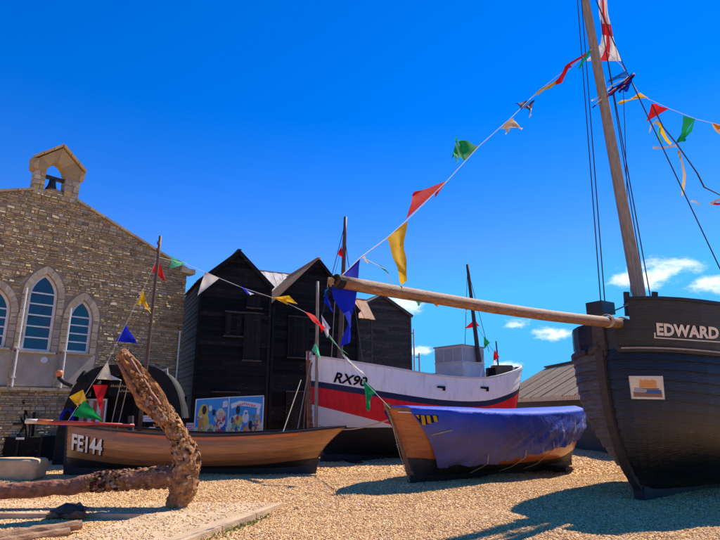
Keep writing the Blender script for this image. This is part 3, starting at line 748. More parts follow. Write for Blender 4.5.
mb.box(ea + dr*ln/2 - sbk*.165 + V((0,0,zE-.1)), dr*ln/2, sbk*.006, V((0,0,.03)))
obj('scalloped_fascia', mb, 'cream', sh, kind='stuff')
# notice boards and a crate far behind the covered boat
q = G(592, 446); nb = thing('notice_board', 'small white notice board with dark print beyond the covered boat', 'sign', (q.x, q.y, 0))
pw = P(603, 446, q.y).x - q.x; zt_ = P(592, 421, q.y).z
mb = MB(); mb.box((q.x+.1, q.y, zt_/2), (.36,0,0), (0,.025,0), (0,0,zt_/2)); obj('panel', mb, 'white_paint', nb)
for i in range(4):
    for j in range(2):
        mb = MB(); mb.box((q.x-.05+.3*j+rnd.uniform(-.02,.02), q.y-.027, zt_*(.22+.2*i)), (rnd.uniform(.07,.12),0,0), (0,.002,0), (0,0,.035)); obj('print_line', mb, 'letter_black', nb)
q = G(612, 447); mb = MB(); mb.box((q.x+.2, q.y, .35), (.45,0,0), (0,.3,0), (0,0,.35)); 
for z in (.2,.45): mb.box((q.x+.2, q.y-.31, z), (.44,0,0), (0,.012,0), (0,0,.09))
tag(obj('wooden_crate', mb, 'sandstone', loc=(q.x+.2, q.y, 0)), 'tan wooden crate beside the notice board, half hidden by the black hull', 'crate')
# ------------------------------------------------------------------ boats
class Hull:
    def __init__(s, foot, axis, L, B, sheer, keel, stem, stern, tm=.45, pb=2.2, qb=.8, ps=2.2, qs=.6, nb=1.5, nm=2.6, mb_=1.0, mm=1.5, bend=.02, list_=0):
        s.o = V(foot); s.a = V(axis).normalized(); s.n = V((-s.a.y, s.a.x, 0)); s.L = L; s.B = B; s.sheer = sheer; s.keel = keel; s.stem = stem; s.stern = stern
        s.tm, s.pb, s.qb, s.ps, s.qs, s.nb, s.nm, s.mb_, s.mm, s.bend = tm, pb, qb, ps, qs, nb, nm, mb_, mm, bend
        s.cs = -1 if (s.n).dot(-s.o) < 0 else 1       # side that faces the camera
        s.list_ = list_
    def beam(s, t):
        if t < s.tm: return max(s.B*max(0, 1-(1-t/s.tm)**s.pb)**s.qb, .03)
        return max(s.B*max(0, 1-((t-s.tm)/(1-s.tm))**s.ps)**s.qs, s.bend)
    def loc(s, t, v, side):
        zk, zs, b = s.keel(t), s.sheer(t), s.beam(t)
        k = sstep(t/.4); n = lerp(s.nb, s.nm, k); m = lerp(s.mb_, s.mm, k)
        k2 = sstep((t-.7)/.3); n = lerp(n, lerp(s.nb, s.nm, .3), k2); m = lerp(m, 1.1, k2)
        y = b*(1-(1-min(v,1.0))**n); z = zk + (zs-zk)*max(v,0)**m
        x0, x1 = s.stem(v), s.L + s.stern(v); x = x0 + (x1-x0)*t
        return V((x, y*side, z))
    def w(s, q): return s.o + s.a*q.x + s.n*q.y + V((0,0,q.z))
    def nrm(s, t, v, side):
        t0, t1 = max(t-.01,0), min(t+.01,1); v0, v1 = max(v-.02,.001), min(v+.02,1)
        n = (s.loc(t1,v,side)-s.loc(t0,v,side)).cross(s.loc(t,v1,side)-s.loc(t,v0,side))
        if n.length < 1e-9: return V((0,side,0))
        n.normalize()
        if n.y*side < 0: n = -n
        return n
    def p(s, t, v, side, off=0):
        q = s.loc(t, v, side)
        if off: q = q + s.nrm(t, v, side)*off
        return s.w(q)
    def ts(s, M, t0=0, t1=1): return [lerp(t0, t1, .5-.5*math.cos(math.pi*i/M)) for i in range(M+1)]
    def strake(s, name, v0, v1, side, th, material, parent, lap=True, M=34, t0=0, t1=1, attr=False, rag=0, base=0):
        T = s.ts(M, t0, t1); vs = [v0, (v0+v1)/2, v1]; oo = [th*2, th*1.5, th*1.02] if lap else [th, th*1.02, th]
        outer = [[s.p(t, v, side, o+base) for v, o in zip(vs, oo)] for t in T]; inner = [[s.p(t, v, side, o-th+base) for v, o in zip(vs, oo)] for t in T]
        mb = MB(); n = len(T); mb.grid(outer); mb.grid(inner); o2 = n*3
        for i in range(n-1):
            mb.f += [(i*3, (i+1)*3, o2+(i+1)*3, o2+i*3), (i*3+2, (i+1)*3+2, o2+(i+1)*3+2, o2+i*3+2)]; mb.mi += [0,0]
        for i in (0, n-1):
            mb.f += [(i*3, i*3+1, o2+i*3+1, o2+i*3), (i*3+1, i*3+2, o2+i*3+2, o2+i*3+1)]; mb.mi += [0,0]
        ob = obj(name, mb, material, parent)
        if attr:
            sd = []; hx = []; hz = []
            for block in (0,1):
                for t in T:
                    for v in vs: q = s.loc(t, v, side); sd.append(s.sheer(t)-q.z); hx.append(q.x); hz.append(q.z)
            for nm, dt in (('sd', sd), ('hx', hx), ('hz', hz)):
                a = ob.data.attributes.new(nm, 'FLOAT', 'POINT'); a.data.foreach_set('value', dt)
        return ob
    def bvh(s, side, off=.03, v0=0, v1=1, M=60, K=24, t0=0, t1=1):
        T = s.ts(M, t0, t1); rows = [[s.p(t, lerp(v0,v1,k/K), side, off) for k in range(K+1)] for t in T]
        mb = MB(); mb.grid(rows); return BVHTree.FromPolygons([tuple(q) for q in mb.v], mb.f)
    def strip(s, name, v, wd, ht, material, parent, off=0, t0=0, t1=1, M=30, sides=(1,-1), out=0, zoff=0):
        for side in sides:
            T = s.ts(M, t0, t1); rows = []
            for t in T:
                q = s.loc(t, v, side); n = s.nrm(t, v, side); n.z = 0
                if n.length > 1e-6: n.normalize()
                c = q + n*(off) + V((0,0,zoff))
                rows.append([s.w(c+n*wd/2+V((0,0,-ht/2))), s.w(c+n*wd/2+V((0,0,ht/2))), s.w(c-n*wd/2+V((0,0,ht/2))), s.w(c-n*wd/2+V((0,0,-ht/2)))])
            mb = MB(); mb.grid(rows, closed=True); nn = len(rows); mb.f += [(0,1,2,3), tuple((nn-1)*4+k for k in (3,2,1,0))]; mb.mi += [0,0]
            obj(name, mb, material, parent)
    def deck(s, name, v, material, parent, M=24, t0=.03, t1=.97):
        rows = []
        for t in s.ts(M, t0, t1):
            a, b = s.loc(t, v, 1), s.loc(t, v, -1); rows.append([s.w(a), s.w((a+b)/2+V((0,0,.03))), s.w(b)])
        mb = MB(); mb.grid(rows); return obj(name, mb, material, parent)
    def backbone(s, wd, dp, material, parent, kmat='bottom_black', name='keel', names='stem', head=0.0, K=14, topz=None, sternpost=True, drop=0):
        # stem: box section swept up the stem profile
        rows = []
        for i in range(K+1):
            v = i/K*(1+head); x = s.stem(min(v,1)) + (s.stem(1)-s.stem(.9))*10*max(0, v-1); z = s.keel(0) + (s.sheer(0)-s.keel(0))*v**s.mb_ 
            rows.append([s.w(V((x-dp*.6, -wd/2*.7, z))), s.w(V((x-dp*.6, wd/2*.7, z))), s.w(V((x+dp*.5, wd/2, z))), s.w(V((x+dp*.5, -wd/2, z)))])
        mb = MB(); mb.grid(rows, closed=True); mb.f += [(3,2,1,0), tuple(K*4+k for k in range(4))]; mb.mi += [0,0]; obj(names, mb, material, parent)
        x0 = s.stem(0); x1 = s.L + s.stern(0); mb = MB(); rows = []
        for i in range(13):
            t = i/12; z = s.keel(t); x = lerp(x0-dp*.4, x1+.05, t)
            rows.append([s.w(V((x, -wd/2, z-.16-drop))), s.w(V((x, wd/2, z-.16-drop))), s.w(V((x, wd/2, z+.06))), s.w(V((x, -wd/2, z+.06)))])
        mb.grid(rows, closed=True); mb.f += [(3,2,1,0), tuple(12*4+k for k in range(4))]; mb.mi += [0,0]; obj(name, mb, kmat, parent)
        if sternpost:
            rows = []
            for i in range(K+1):
                v = i/K; x = s.L + s.stern(v); z = s.keel(1) + (s.sheer(1)-s.keel(1))*v
                rows.append([s.w(V((x-dp*.3, -wd/2, z))), s.w(V((x-dp*.3, wd/2, z))), s.w(V((x+dp*.5, wd/2*.7, z))), s.w(V((x+dp*.5, -wd/2*.7, z)))])
            mb = MB(); mb.grid(rows, closed=True); mb.f += [(3,2,1,0), tuple(K*4+k for k in range(4))]; mb.mi += [0,0]; obj('stern_post', mb, material, parent)

# ---- the black lugger at right
ef = G(643, 499); EDA = V((.83,.56,0)).normalized()
# find the stem rake so that its head falls at pixel column 598
best = min((abs((ef-EDA*r).x/(ef-EDA*r).y - ray(599, 315).x/ray(599, 315).y), r) for r in [i*.02 for i in range(120)])[1]
print('edward', ef, 'rake', best)
hd = ef - EDA*best
zS = P(608, 351, hd.y).z
EH = Hull(ef, EDA, 9.0, 1.65, lambda t: zS - .55*math.sin(math.pi*min(t*.8,1))**1 *.55 + 0*t, lambda t: .16, lambda v: -best*(1-(1-min(v,1))**2.8) , lambda v: .5*v, tm=.42, pb=2.4, qb=.47, ps=2.4, qs=.6, nb=2.5, nm=3.2, mb_=1.05, mm=1.5, bend=.05)
ed = thing('sailing_lugger', 'big black tarred wooden boat named EDWARD with mast and bowsprit', 'boat', ef)
NS = 15; cs = EH.cs
for side in (1, -1):
    for k in range(NS): EH.strake('hull_plank', k/NS, (k+1)/NS+.012, side, .044 if side == cs else .044, 'edward' if side == cs else 'edward_lit', ed)
EH.backbone(.2, .24, 'stem_wood', ed, head=.0)
# the bulwark above the rail
zB = P(630, 308, hd.y+.35).z - zS
print('sheer', zS, 'bulwark', zB)
class Bul:
    pass
def bul(t, f, side, off=0):
    q = EH.loc(t, 1, side); n = EH.nrm(t, 1, side); n.z = 0; n.normalize()
    return EH.w(q + n*(off+.03+(.10 if side == cs else .02)*f*min(1, t*40+.1)) + V((0,0,zB*f*(1-.06*t))))
T0 = min((abs(proj(bul(i*.001, 1, cs))[0]-627.5), i*.001) for i in range(2, 120))[1]; print('T0', T0)
for side in (1, -1):
    for k in range(5):
        f0, f1 = k/5-.015, (k+1)/5+.015; T = EH.ts(26, (.0 if k < 3 else (T0 if side == cs else .32)), .98); o = .008*(k%2)
        mb = MB(); out_ = [[bul(t, f0, side, .02+o), bul(t, f1, side, .02+o)] for t in T]; in_ = [[bul(t, f0, side, -.02), bul(t, f1, side, -.02)] for t in T]
        rows = [[a[0], a[1], b_[1], b_[0]] for a, b_ in zip(out_, in_)]; mb.grid(rows, closed=True); n = len(rows); mb.f += [(0,1,2,3), tuple((n-1)*4+k2 for k2 in (3,2,1,0))]; mb.mi += [0,0]
        obj('bulwark_plank', mb, 'edward' , ed)
    rows = []
    for t in EH.ts(26, T0 if side == cs else .32, .98):
        a = bul(t, 1.0, side, .06); b_ = bul(t, 1.0, side, -.06); rows.append([a, a+V((0,0,.06)), b_+V((0,0,.06)), b_])
    mb = MB(); mb.grid(rows, closed=True); n = len(rows); mb.f += [(0,1,2,3), tuple((n-1)*4+k2 for k2 in (3,2,1,0))]; mb.mi += [0,0]; obj('cap_rail', mb, 'edward', ed)
EH.strip('rubbing_strake', 1.0, .09, .09, 'stem_wood', ed, off=.075, t0=.004, t1=.98)
EH.strip('rail_line', 1.0, .02, .022, 'rope', ed, off=.124, t0=.006, t1=.98, sides=(cs,), zoff=.02)
EH.deck('deck', .93, 'stem_wood', ed)
# stem head block, breast posts
hp = EH.w(V((-best, 0, zS)))
hx = V((EDA.x, EDA.y, 0)); hn = EH.n
bk = MB(); bk.box(hp + V((0,0,.2)) + hx*.02, hx*.13, hn*.11, V((0,0,.3))); obj('stem_head', bk, 'stem_wood', ed)
topz = P(597, 303, hp.y).z
bk = MB(); bk.box(V((hp.x, hp.y, topz-.1)) + hx*.06, hx*.2, hn*.16, V((0,0,.11))); obj('head_block', bk, 'edward', ed)
for sd in (-1, 1):
    mb = MB(); mb.beam(hp + hx*.1 + hn*sd*.13 + V((0,0,-.15)), hp + hx*.06 + hn*sd*.15 + V((0,0,.42)), .12, .1, hx); obj('knight_head', mb, 'stem_wood', ed)
# ragged iron fitting and breasthook under the bowsprit on the far bow
mb = MB(); mb.tube([hp + hx*-.1 + hn*-cs*.0 + V((0,0,.1)), hp + hx*.0 - hn*cs*.2 + V((0,0,.0)), hp + hx*.12 - hn*cs*.32 + V((0,0,-.18))], [.07,.09,.05], 8, jit=.5, seed=3); obj('bow_iron', mb, 'stem_wood', ed)
# bowsprit
bs0 = P(629, 324, hp.y+.06); bs1 = P(336, 281, 4.9)
pts = [bs0.lerp(bs1, i/24) + V((0,0,-.05*math.sin(math.pi*i/24))) for i in range(25)]
mb = MB(); mb.tube(pts, [lerp(.092,.061,i/24)*(1+.03*noise.noise(V((i*.7,2,0)))) for i in range(25)], 14, jit=.05, seed=5, jsc=3); obj('bowsprit', mb, 'spar', ed, smooth=True)
mb = MB(); mb.tube([pts[-1]+(pts[-1]-pts[-2])*-.25, pts[-1]+(pts[-1]-pts[-2])*-.0+V((0,0,.0))], .067, 14); obj('bowsprit_band', mb, 'iron_black', ed)
for fr_ in (.035, .13):
    p = bs0.lerp(bs1, fr_); d = (bs1-bs0).normalized(); mb = MB()
    for k in range(4): 
        c = p + d*(.03*k); e1_ = d.orthogonal().normalized(); e2_ = d.cross(e1_)
        mb.tube([c + (e1_*math.cos(a)+e2_*math.sin(a))*.1 for a in [i*math.pi/8 for i in range(17)]], .014, 6)
    obj('lashing', mb, 'rope', ed)
# mast
mfoot = P(641, 306, hp.y+1.0); mtop = P(577, -45, hp.y+1.0)
mdeck = mfoot + (mfoot-mtop).normalized()*1.2
mpts = [mdeck.lerp(mtop, i/16) for i in range(17)]
mb = MB(); mb.tube(mpts, [lerp(.135,.085,i/16) for i in range(17)], 16, jit=.03, seed=2); obj('mast', mb, 'mast_grey', ed, smooth=True)
mhead = mtop + (mtop-mdeck).normalized()*1.5
mb = MB(); mb.tube([mtop - (mtop-mdeck).normalized()*.1, mhead], [.085,.06], 12); obj('topmast', mb, 'mast_grey', ed, smooth=True)
MY = mfoot.y
for dx_ in (-13, 14):
    a = P(641+dx_, 316, MY-.05); b_ = P(640+dx_*1.05, 292, MY-.05); mb = MB(); mb.beam(a, b_, .1, .06, (0,1,0)); obj('mast_clamp', mb, 'stem_wood', ed)
mb = MB(); mb.beam(P(624, 305, MY-.1), P(648, 297, MY-.12), .05, .05); obj('mast_crosspiece', mb, 'spar', ed)
def rope(name, pts, r, material, parent, n=5): mb = MB(); mb.tube(pts, r, n); return obj(name, mb, material, parent)
rope('headrope', sag(P(606, 314, hp.y+.2), P(646, 296, MY-.15), .01), .014, 'rope', ed)
stays = [((576.5,-5),(601,303),MY-.3,hp.y+.05),((579,-30),(604,303),MY-.2,hp.y+.1),((608,60),(634,215),MY,MY-.1),((626,85),(631,235),MY,MY),
         ((598,-20),(632,215),MY,MY+.1),((596,-5),(612,110),MY+.3,MY+.2)]
for a, b_, ya, yb in [((577,-6),(601,305),MY-.5,hp.y+.02),((581,-6),(605,305),MY-.45,hp.y+.1)]:
    rope('halyard', [P(*a, ya), P(*b_, yb)], .011, 'rope_dark', ed)
sp1 = P(712, 316, 10.6)
rope('shroud', [P(601, 20, MY), P(647, 304, MY+.15)], .011, 'rope_dark', ed)
rope('shroud', [P(606, 50, MY), P(652, 306, MY+.3)], .012, 'rope_dark', ed)
rope('shroud', [P(623, 80, MY+.1), P(631, 300, MY+.5)], .009, 'rope_dark', ed)
rope('back_stay', [P(596, 0, MY), P(622, 62, MY+.3), P(742, 315, MY+2.6)], .014, 'rope_dark', ed)
rope('bobstay', sag(P(352, 290, 5.1), P(607, 322, hp.y-.12), .05, 14), .013, 'rope_dark', ed)
rope('lift_line', sag(P(388, 290, 5.35), P(452, 300, 6.1), .06, 10), .01, 'rope_dark', ed)
# mizzen mast aft, beyond the right edge of the photograph
mzf = EH.w(V((7.7, 0, zS-.5))); mzp = proj(mzf); MZY = mzf.y; mzt = P(mzp[0]-4, 120, MZY)
mb = MB(); mb.tube([mzf.lerp(mzt, i/8) for i in range(9)], [lerp(.1,.06,i/8) for i in range(9)], 12); obj('mizzen_mast', mb, 'mast_grey', ed, smooth=True)
# name, underline and picture panel on the bow
bb = BVHTree.FromPolygons(*(lambda m: ([tuple(q) for q in m.v], m.f))((lambda: (lambda m: (m.grid([[bul(t, f, cs, .026) for f in (0,.25,.5,.75,1)] for t in EH.ts(50, T0, .9)]), m)[1])(MB()))()))
text_on('name_lettering', 'EDWARD', [(657.0,335.3),(718.5,339.3),(718.2,327.3),(656.0,322.8)], bb, 'cream', ed, bold=.045, off=.007, space=1.05)
ul = [cast(lerp(654,722,i/10), lerp(337.6,342.2,i/10), bb, .008) for i in range(11)]; mb = MB()
mb.grid([[q+V((0,0,.009)), q-V((0,0,.009))] for q in ul]); obj('name_underline', mb, 'cream', ed)
mb = MB(); mb.grid([[cast(lerp(654.0,655.4,j), lerp(332.5,338,i/3), bb, .009) for j in (0,1)] for i in range(4)]); obj('name_hook', mb, 'cream', ed)
hb = EH.bvh(cs, .09)
quad = [cast(*q, hb, .05) for q in ((632,398.5),(663.5,399),(661.5,376),(629.2,376))]
cn_ = (quad[1]-quad[0]).cross(quad[3]-quad[0]).normalized(); 
if cn_.dot(-quad[0]) < 0: cn_ = -cn_
pp = thing('picture_panel', 'cream bordered picture of sailing boats fixed to the black bow', 'picture', quad[0])
qq = lambda u, v, o: quad[0].lerp(quad[1], u).lerp(quad[3].lerp(quad[2], u), v) + cn_*o
def qrect(u0, u1, v0, v1, o, th_, name, m_): mb = MB(); mb.prism([qq(u0,v0,o), qq(u1,v0,o), qq(u1,v1,o), qq(u0,v1,o)], cn_*th_); return obj(name, mb, m_, pp)
qrect(0,1,0,1,-.06,.07,'board','cream'); qrect(.07,.93,.09,.91,.0101,.002,'picture_ground','print_sand'); qrect(.07,.93,.09,.32,.0125,.001,'painted_sea','print_brown')
def qpoly(pts_, o, name, m_): mb = MB(); mb.prism([qq(u,v,o) for u,v in pts_], cn_*.0008); obj(name, mb, m_, pp)
for u, s_ in ((.36,.1),(.52,.13),(.7,.11)):
    qpoly([(u-s_*.9,.5),(u+s_*.8,.5),(u+s_*.8,.8),(u-s_*.5,.86)], .0138, 'painted_sail', 'print_orange'); qpoly([(u-s_*1.2,.36),(u+s_*1.2,.36),(u+s_*1.5,.48),(u-s_*1.4,.48)], .0146, 'painted_hull', 'print_brown')
qpoly([(.1,.3),(.42,.28),(.5,.42),(.12,.5)], .0154, 'painted_hull', 'barrel')
qpoly([(.45,.25),(.9,.24),(.92,.4),(.5,.4)], .0154, 'painted_hull', 'print_dkblue')

# ---- white, blue and red boat RX90
rf = P(311, 440, 17.0); rf = V((rf.x, rf.y, 0)); rs = P(507, 400, 20.6); rs = V((rs.x, rs.y, 0)); RA = (rs-rf).normalized(); RL = (rs-rf).length
zb_, zm_, zs_ = ZH(356.5, 311, 16.9), ZH(377, 440, 17.6), ZH(366.5, 514, 20.7)
print('rx90 L', RL, 'sheer', zb_, zm_, zs_)
RH = Hull(rf, RA, RL, 1.35, lambda t: sinterp([(0,zb_),(.2,lerp(zb_,zm_,.5)),(.45,zm_+.03),(.68,zm_),(.85,lerp(zm_,zs_,.45)),(1,zs_)], t), lambda t: .14+.10*t*t, lambda v: -.1*v + .4*max(0,(.35-v)/.35)**2, lambda v: .62*v**1.4,
          tm=.45, pb=2.3, qb=.85, ps=3.2, qs=.6, nb=1.7, nm=3.2, mb_=1.0, mm=1.6, bend=.25)
rm = mat('rx_paint', (.7,.7,.7), None, .6, spec=.25)
t = rm.node_tree; n_ = t.nodes; l_ = t.links; b = n_['Principled BSDF']
def A_(nm): a = n_.new('ShaderNodeAttribute'); a.attribute_name = nm; return a.outputs['Fac']
def M_(op, a, b_): 
    m = n_.new('ShaderNodeMath'); m.operation = op
    for i, q in enumerate((a, b_)):
        if isinstance(q, (int, float)): m.inputs[i].default_value = q
        else: l_.new(q, m.inputs[i])
    return m.outputs[0]
def mixc(f, a, b_):
    m = n_.new('ShaderNodeMixRGB'); l_.new(f, m.inputs[0])
    for i, q in ((1,a),(2,b_)):
        if isinstance(q, tuple): m.inputs[i].default_value = (*q,1)
        else: l_.new(q, m.inputs[i])
    return m.outputs[0]
co = n_.new('ShaderNodeTexCoord'); nz = n_.new('ShaderNodeTexNoise'); nz.inputs['Scale'].default_value = 2.4; nz.inputs['Detail'].default_value = 7; l_.new(co.outputs['Object'], nz.inputs['Vector'])
nz2 = n_.new('ShaderNodeTexNoise'); nz2.inputs['Scale'].default_value = 9; nz2.inputs['Detail'].default_value = 6
mpx = n_.new('ShaderNodeMapping'); mpx.inputs['Scale'].default_value = (1,1,.2); l_.new(co.outputs['Object'], mpx.inputs[0]); l_.new(mpx.outputs[0], nz2.inputs['Vector'])
sdv, hxv, hzv = A_('sd'), A_('hx'), A_('hz')
wob = M_('MULTIPLY', M_('SUBTRACT', nz.outputs['Fac'], .5), .05)
rdn = n_.new('ShaderNodeValToRGB'); l_.new(nz2.outputs['Fac'], rdn.inputs[0]); rdn.color_ramp.elements[0].color = (.55,.006,.014,1); rdn.color_ramp.elements[1].color = (.7,.014,.024,1); rdn.color_ramp.elements[0].position = .35; rdn.color_ramp.elements[1].position = .7
wht = n_.new('ShaderNodeValToRGB'); l_.new(nz2.outputs['Fac'], wht.inputs[0]); wht.color_ramp.elements[0].color = (.72,.69,.65,1); wht.color_ramp.elements[1].color = (.86,.84,.8,1); wht.color_ramp.elements[0].position = .28; wht.color_ramp.elements[1].position = .5
c = mixc(M_('GREATER_THAN', sdv, .72), wht.outputs[0], (.012,.02,.06))
c = mixc(M_('GREATER_THAN', sdv, .9), c, rdn.outputs[0])
bnd = M_('SUBTRACT', 1.660000, M_('MULTIPLY', hxv, 0.270000))
c = mixc(M_('GREATER_THAN', M_('SUBTRACT', bnd, hzv), 0), c, (.66,.6,.56))
c = mixc(M_('LESS_THAN', M_('ADD', hzv, wob), 1.0), c, (.016,.014,.014))
l_.new(c, b.inputs['Base Color'])
rx = thing('fishing_boat', 'white, navy and red fishing boat numbered RX90 beside the net huts', 'boat', rf)
NR = 15
for side in (1, -1):
    for k in range(NR): RH.strake('hull_plank', k/NR, (k+1)/NR+.012, side, .013, 'rx_paint', rx, attr=True, M=40)
RH.backbone(.13, .17, 'rust_smooth', rx, head=.06)
mb = MB(); rows = []   # transom
T_ = [(RH.p(1, k/12, 1, .01), RH.p(1, k/12, -1, .01)) for k in range(13)]
mb.grid([[a, b_] for a, b_ in T_]); tro = obj('transom', mb, 'rx_paint', rx)
for nm, fn in (('sd', lambda v: RH.sheer(1)-RH.loc(1,v,1).z), ('hx', lambda v: RL), ('hz', lambda v: RH.loc(1,v,1).z)):
    a = tro.data.attributes.new(nm, 'FLOAT', 'POINT'); a.data.foreach_set('value', [fn(k//2/12) for k in range(26)])
RH.strip('gunwale', 1.0, .09, .06, 'off_white', rx, off=.01, zoff=.02)
RH.strip('rubbing_band', .77, .03, .04, 'letter_black', rx, off=.025, t0=.01, t1=.99) if False else None
RH.deck('deck', .86, 'spar', rx)
rb = RH.bvh(RH.cs, .03)
text_on('number_lettering', 'RX90', [(333.3,382.6),(366.4,387.2),(368,377.2),(335.2,371.8)], rb, 'letter_black', rx, bold=.028, shear=.18, off=.012)
for px, py in ((441,388.5),(484.5,389.2)):
    mb = MB(); q = [cast(*s_, rb, .02) for s_ in ((px-4,py-2.6),(px+4,py-2.2),(px+4,py+2.2),(px+1.5,py+2.2),(px+1.5,py-.2),(px-4,py-.6))]; mb.prism(q, V((0,.02,0))); obj('scupper', mb, 'letter_black', rx)
# wheelhouse
wc = RH.w(RH.loc(.60, .86, 1)); wc = (RH.p(.60,.86,1)+RH.p(.60,.86,-1))/2
def wpt(px, py, Y): return P(px, py, Y)
Yc = wc.y - .55
c0 = P(463.5, 376, Yc); cl = P(435.5, 376, Yc+1.05); crr = P(485, 376, Yc+.95)
zlo = RH.sheer(.6)-.75; zhi = ZH(345.5, 463.5, Yc); zwd = ZH(361.5, 463.5, Yc)
c0.z = cl.z = crr.z = 0; e1_ = (cl-c0); e2_ = (crr-c0)
wh = MB(); wh.prism([c0+V((0,0,zlo)), crr+V((0,0,zlo)), crr+e1_+V((0,0,zlo)), cl+V((0,0,zlo))], V((0,0,zhi-zlo))); who = obj('wheelhouse', wh, 'off_white', rx)
ctr = c0+(e1_+e2_)/2
rfm = MB(); rfm.prism([ctr+(q-ctr)*1.06+V((0,0,zhi+.0)) for q in (c0, crr, crr+e1_, cl)], V((0,0,.05))); obj('wheelhouse_roof', rfm, 'barrel', who)
for e_, npan in ((e1_, 3), (e2_, 3)):
    d_ = e_.normalized(); nn_ = V((d_.y, -d_.x, 0)); 
    if nn_.y > 0: nn_ = -nn_
    ln_ = e_.length
    for i in range(npan):
        a, b_ = ln_*i/npan+.03, ln_*(i+1)/npan-.03
        mb = MB(); mb.prism([c0+d_*a+V((0,0,zwd+.04)), c0+d_*b_+V((0,0,zwd+.04)), c0+d_*b_+V((0,0,zhi-.06)), c0+d_*a+V((0,0,zhi-.06))], nn_*.02); obj('boarded_window', mb, 'grey_panel', who)
    mb = MB(); mb.beam(c0+nn_*.02+V((0,0,zwd)), c0+d_*ln_+nn_*.02+V((0,0,zwd)), .03, .035); obj('wheelhouse_rail', mb, 'off_white', who)
# mizzen, foremast, posts, stays
def spar(name, a, b_, r0, r1, m_, par, n=10): mb = MB(); mb.tube([V(a).lerp(V(b_), i/8) for i in range(9)], [lerp(r0,r1,i/8) for i in range(9)], n, jit=.04); return obj(name, mb, m_, par, smooth=True)
fy = 17.6
spar('foremast', P(338.5, 392, fy), P(345.5, 217, fy), .10, .06, 'mast_dark', rx)
spar('mizzen_mast', P(479, 362, 19.2), P(467.3, 264.5, 19.2), .085, .05, 'rope_dark', rx)
spar('bow_post', P(316, 428, 16.55), P(317.6, 281.5, 16.55), .055, .045, 'mast_grey', rx)
spar('stern_staff', P(498.6, 370, 20.2), P(496, 341, 20.2), .03, .025, 'rope_dark', rx, 6)
spar('bow_rail', P(318, 361.5, 16.9), P(338, 362.5, 17.3), .035, .035, 'spar', rx, 8)
rope('fore_stay', [P(344.5, 226, fy), P(318, 330, 16.7), P(310, 358, 16.8)], .012, 'rope_dark', rx)
rope('shroud', [P(345, 240, fy), P(364, 370, 17.1)], .012, 'rope_dark', rx)
rope('shroud', [P(335, 300, fy+.2), P(331, 366, 17.9)], .012, 'rope', rx)
rope('mizzen_stay', [P(467.5, 268, 19.2), P(465, 345, 18.8)], .01, 'rope_dark', rx)
rope('mizzen_stay', [P(468, 270, 19.2), P(489, 352, 19.9)], .01, 'rope_dark', rx)
rope('mooring_rope', sag(P(318, 425, 16.5), P(388, 420, 10.9), .15), .014, 'rope', rx)
rope('bow_rope', [P(311, 360, 16.7), P(306, 385, 16.5), P(297, 432, 16.0)], .014, 'rope', rx)
rope('bow_rope', [P(312, 362, 16.7), P(305.5, 400, 16.4), P(303.5, 430, 16.2)], .02, 'rust_smooth', rx)
mb = MB(); q = RH.w(RH.loc(0,1,1)); mb.box(q+V((0,0,.02)), (.09,0,0), (0,.09,0), (0,0,.12)); obj('stem_head', mb, 'off_white', rx)
# clutter seen above the rail aft
for px0, px1, y0, y1, m_ in ((487,494,368,373.5,'letter_black'),(492,511,365.5,370,'spar'),(423,436,373.5,377.5,'rope_dark')):
    a = P(px0, y1, 19.0+.02*(px0-440)); b_ = P(px1, y0, 19.0+.02*(px0-440)); mb = MB(); mb.box(((a.x+b_.x)/2, a.y, (a.z+b_.z)/2-.2), ((b_.x-a.x)/2,0,0), (0,.18,0), (0,0,(b_.z-a.z)/2+.2)); obj('deck_gear', mb, m_, rx)
# timber chocks under the keel
for tt in (.15, .5, .82):
    q = RH.w(V((RL*tt, 0, 0))); mb = MB(); mb.beam(q-RH.n*.9+V((0,0,-.02)), q+RH.n*.9+V((0,0,-.02)), .22, .14); tag(obj('timber_chock', mb, 'stem_wood', loc=(q.x,q.y,0)), ['dark timber chock under the bow of boat RX90','dark timber chock under the middle of boat RX90','dark timber chock under the stern of boat RX90'][(.15,.5,.82).index(tt)], 'chock', 'chocks under the red boat')
# ---- FE144, brown clinker boat on the left
ff = G(66, 475); ff.z = 0; fs = G(314, 473.5); FA = V((fs.x-ff.x, fs.y-ff.y, 0)).normalized(); FL = (fs-ff).length
zb_, zm_, zs_ = ZH(424.5, 62, ff.y-.2), ZH(436.5, 200, ff.y-.75), ZH(427.5, 340, ff.y-.1)
print('fe144', ff, FL, zb_, zm_, zs_)
FH = Hull(ff, FA, FL, .95, lambda t: sinterp([(0,zb_),(.25,lerp(zb_,zm_,.62)),(.5,zm_),(.75,zm_+.05),(1,zs_)], t), lambda t: .16+.0*t, lambda v: -.05*v, lambda v: .74*v**1.8,
          tm=.45, pb=2.4, qb=.55, ps=2.8, qs=.8, nb=1.9, nm=2.8, mb_=1.0, mm=1.5, bend=.04)
fe = thing('clinker_boat', 'brown wooden clinker boat numbered FE144 with orange top strake', 'boat', ff)
NF = 11
for side in (1, -1):
    for k in range(NF):
        m_ = 'bottom_black' if k < 3 else 'brown_hull'
        FH.strake('hull_plank', k/NF, (k+1)/NF+.014, side, .016, m_, fe, M=36)
    T = FH.ts(26, .22, .84); mb = MB()   # orange painted length of the top strake
    rows = [[FH.p(t, .935, side, .036), FH.p(t, .99, side, .03)] for t in T]; mb.grid(rows); obj('orange_band', mb, 'orange_strake', fe)
FH.backbone(.1, .13, 'bottom_black', fe, head=.06)
FH.strip('gunwale', 1.0, .09, .05, 'bottom_black', fe, off=.02, zoff=.015)
FH.deck('bottom_boards', .55, 'stem_wood', fe)
for tt in (.25,.45,.65):
    a, b_ = FH.p(tt, .82, 1), FH.p(tt, .82, -1); mb = MB(); mb.beam(a, b_, .22, .04); obj('thwart', mb, 'spar', fe)
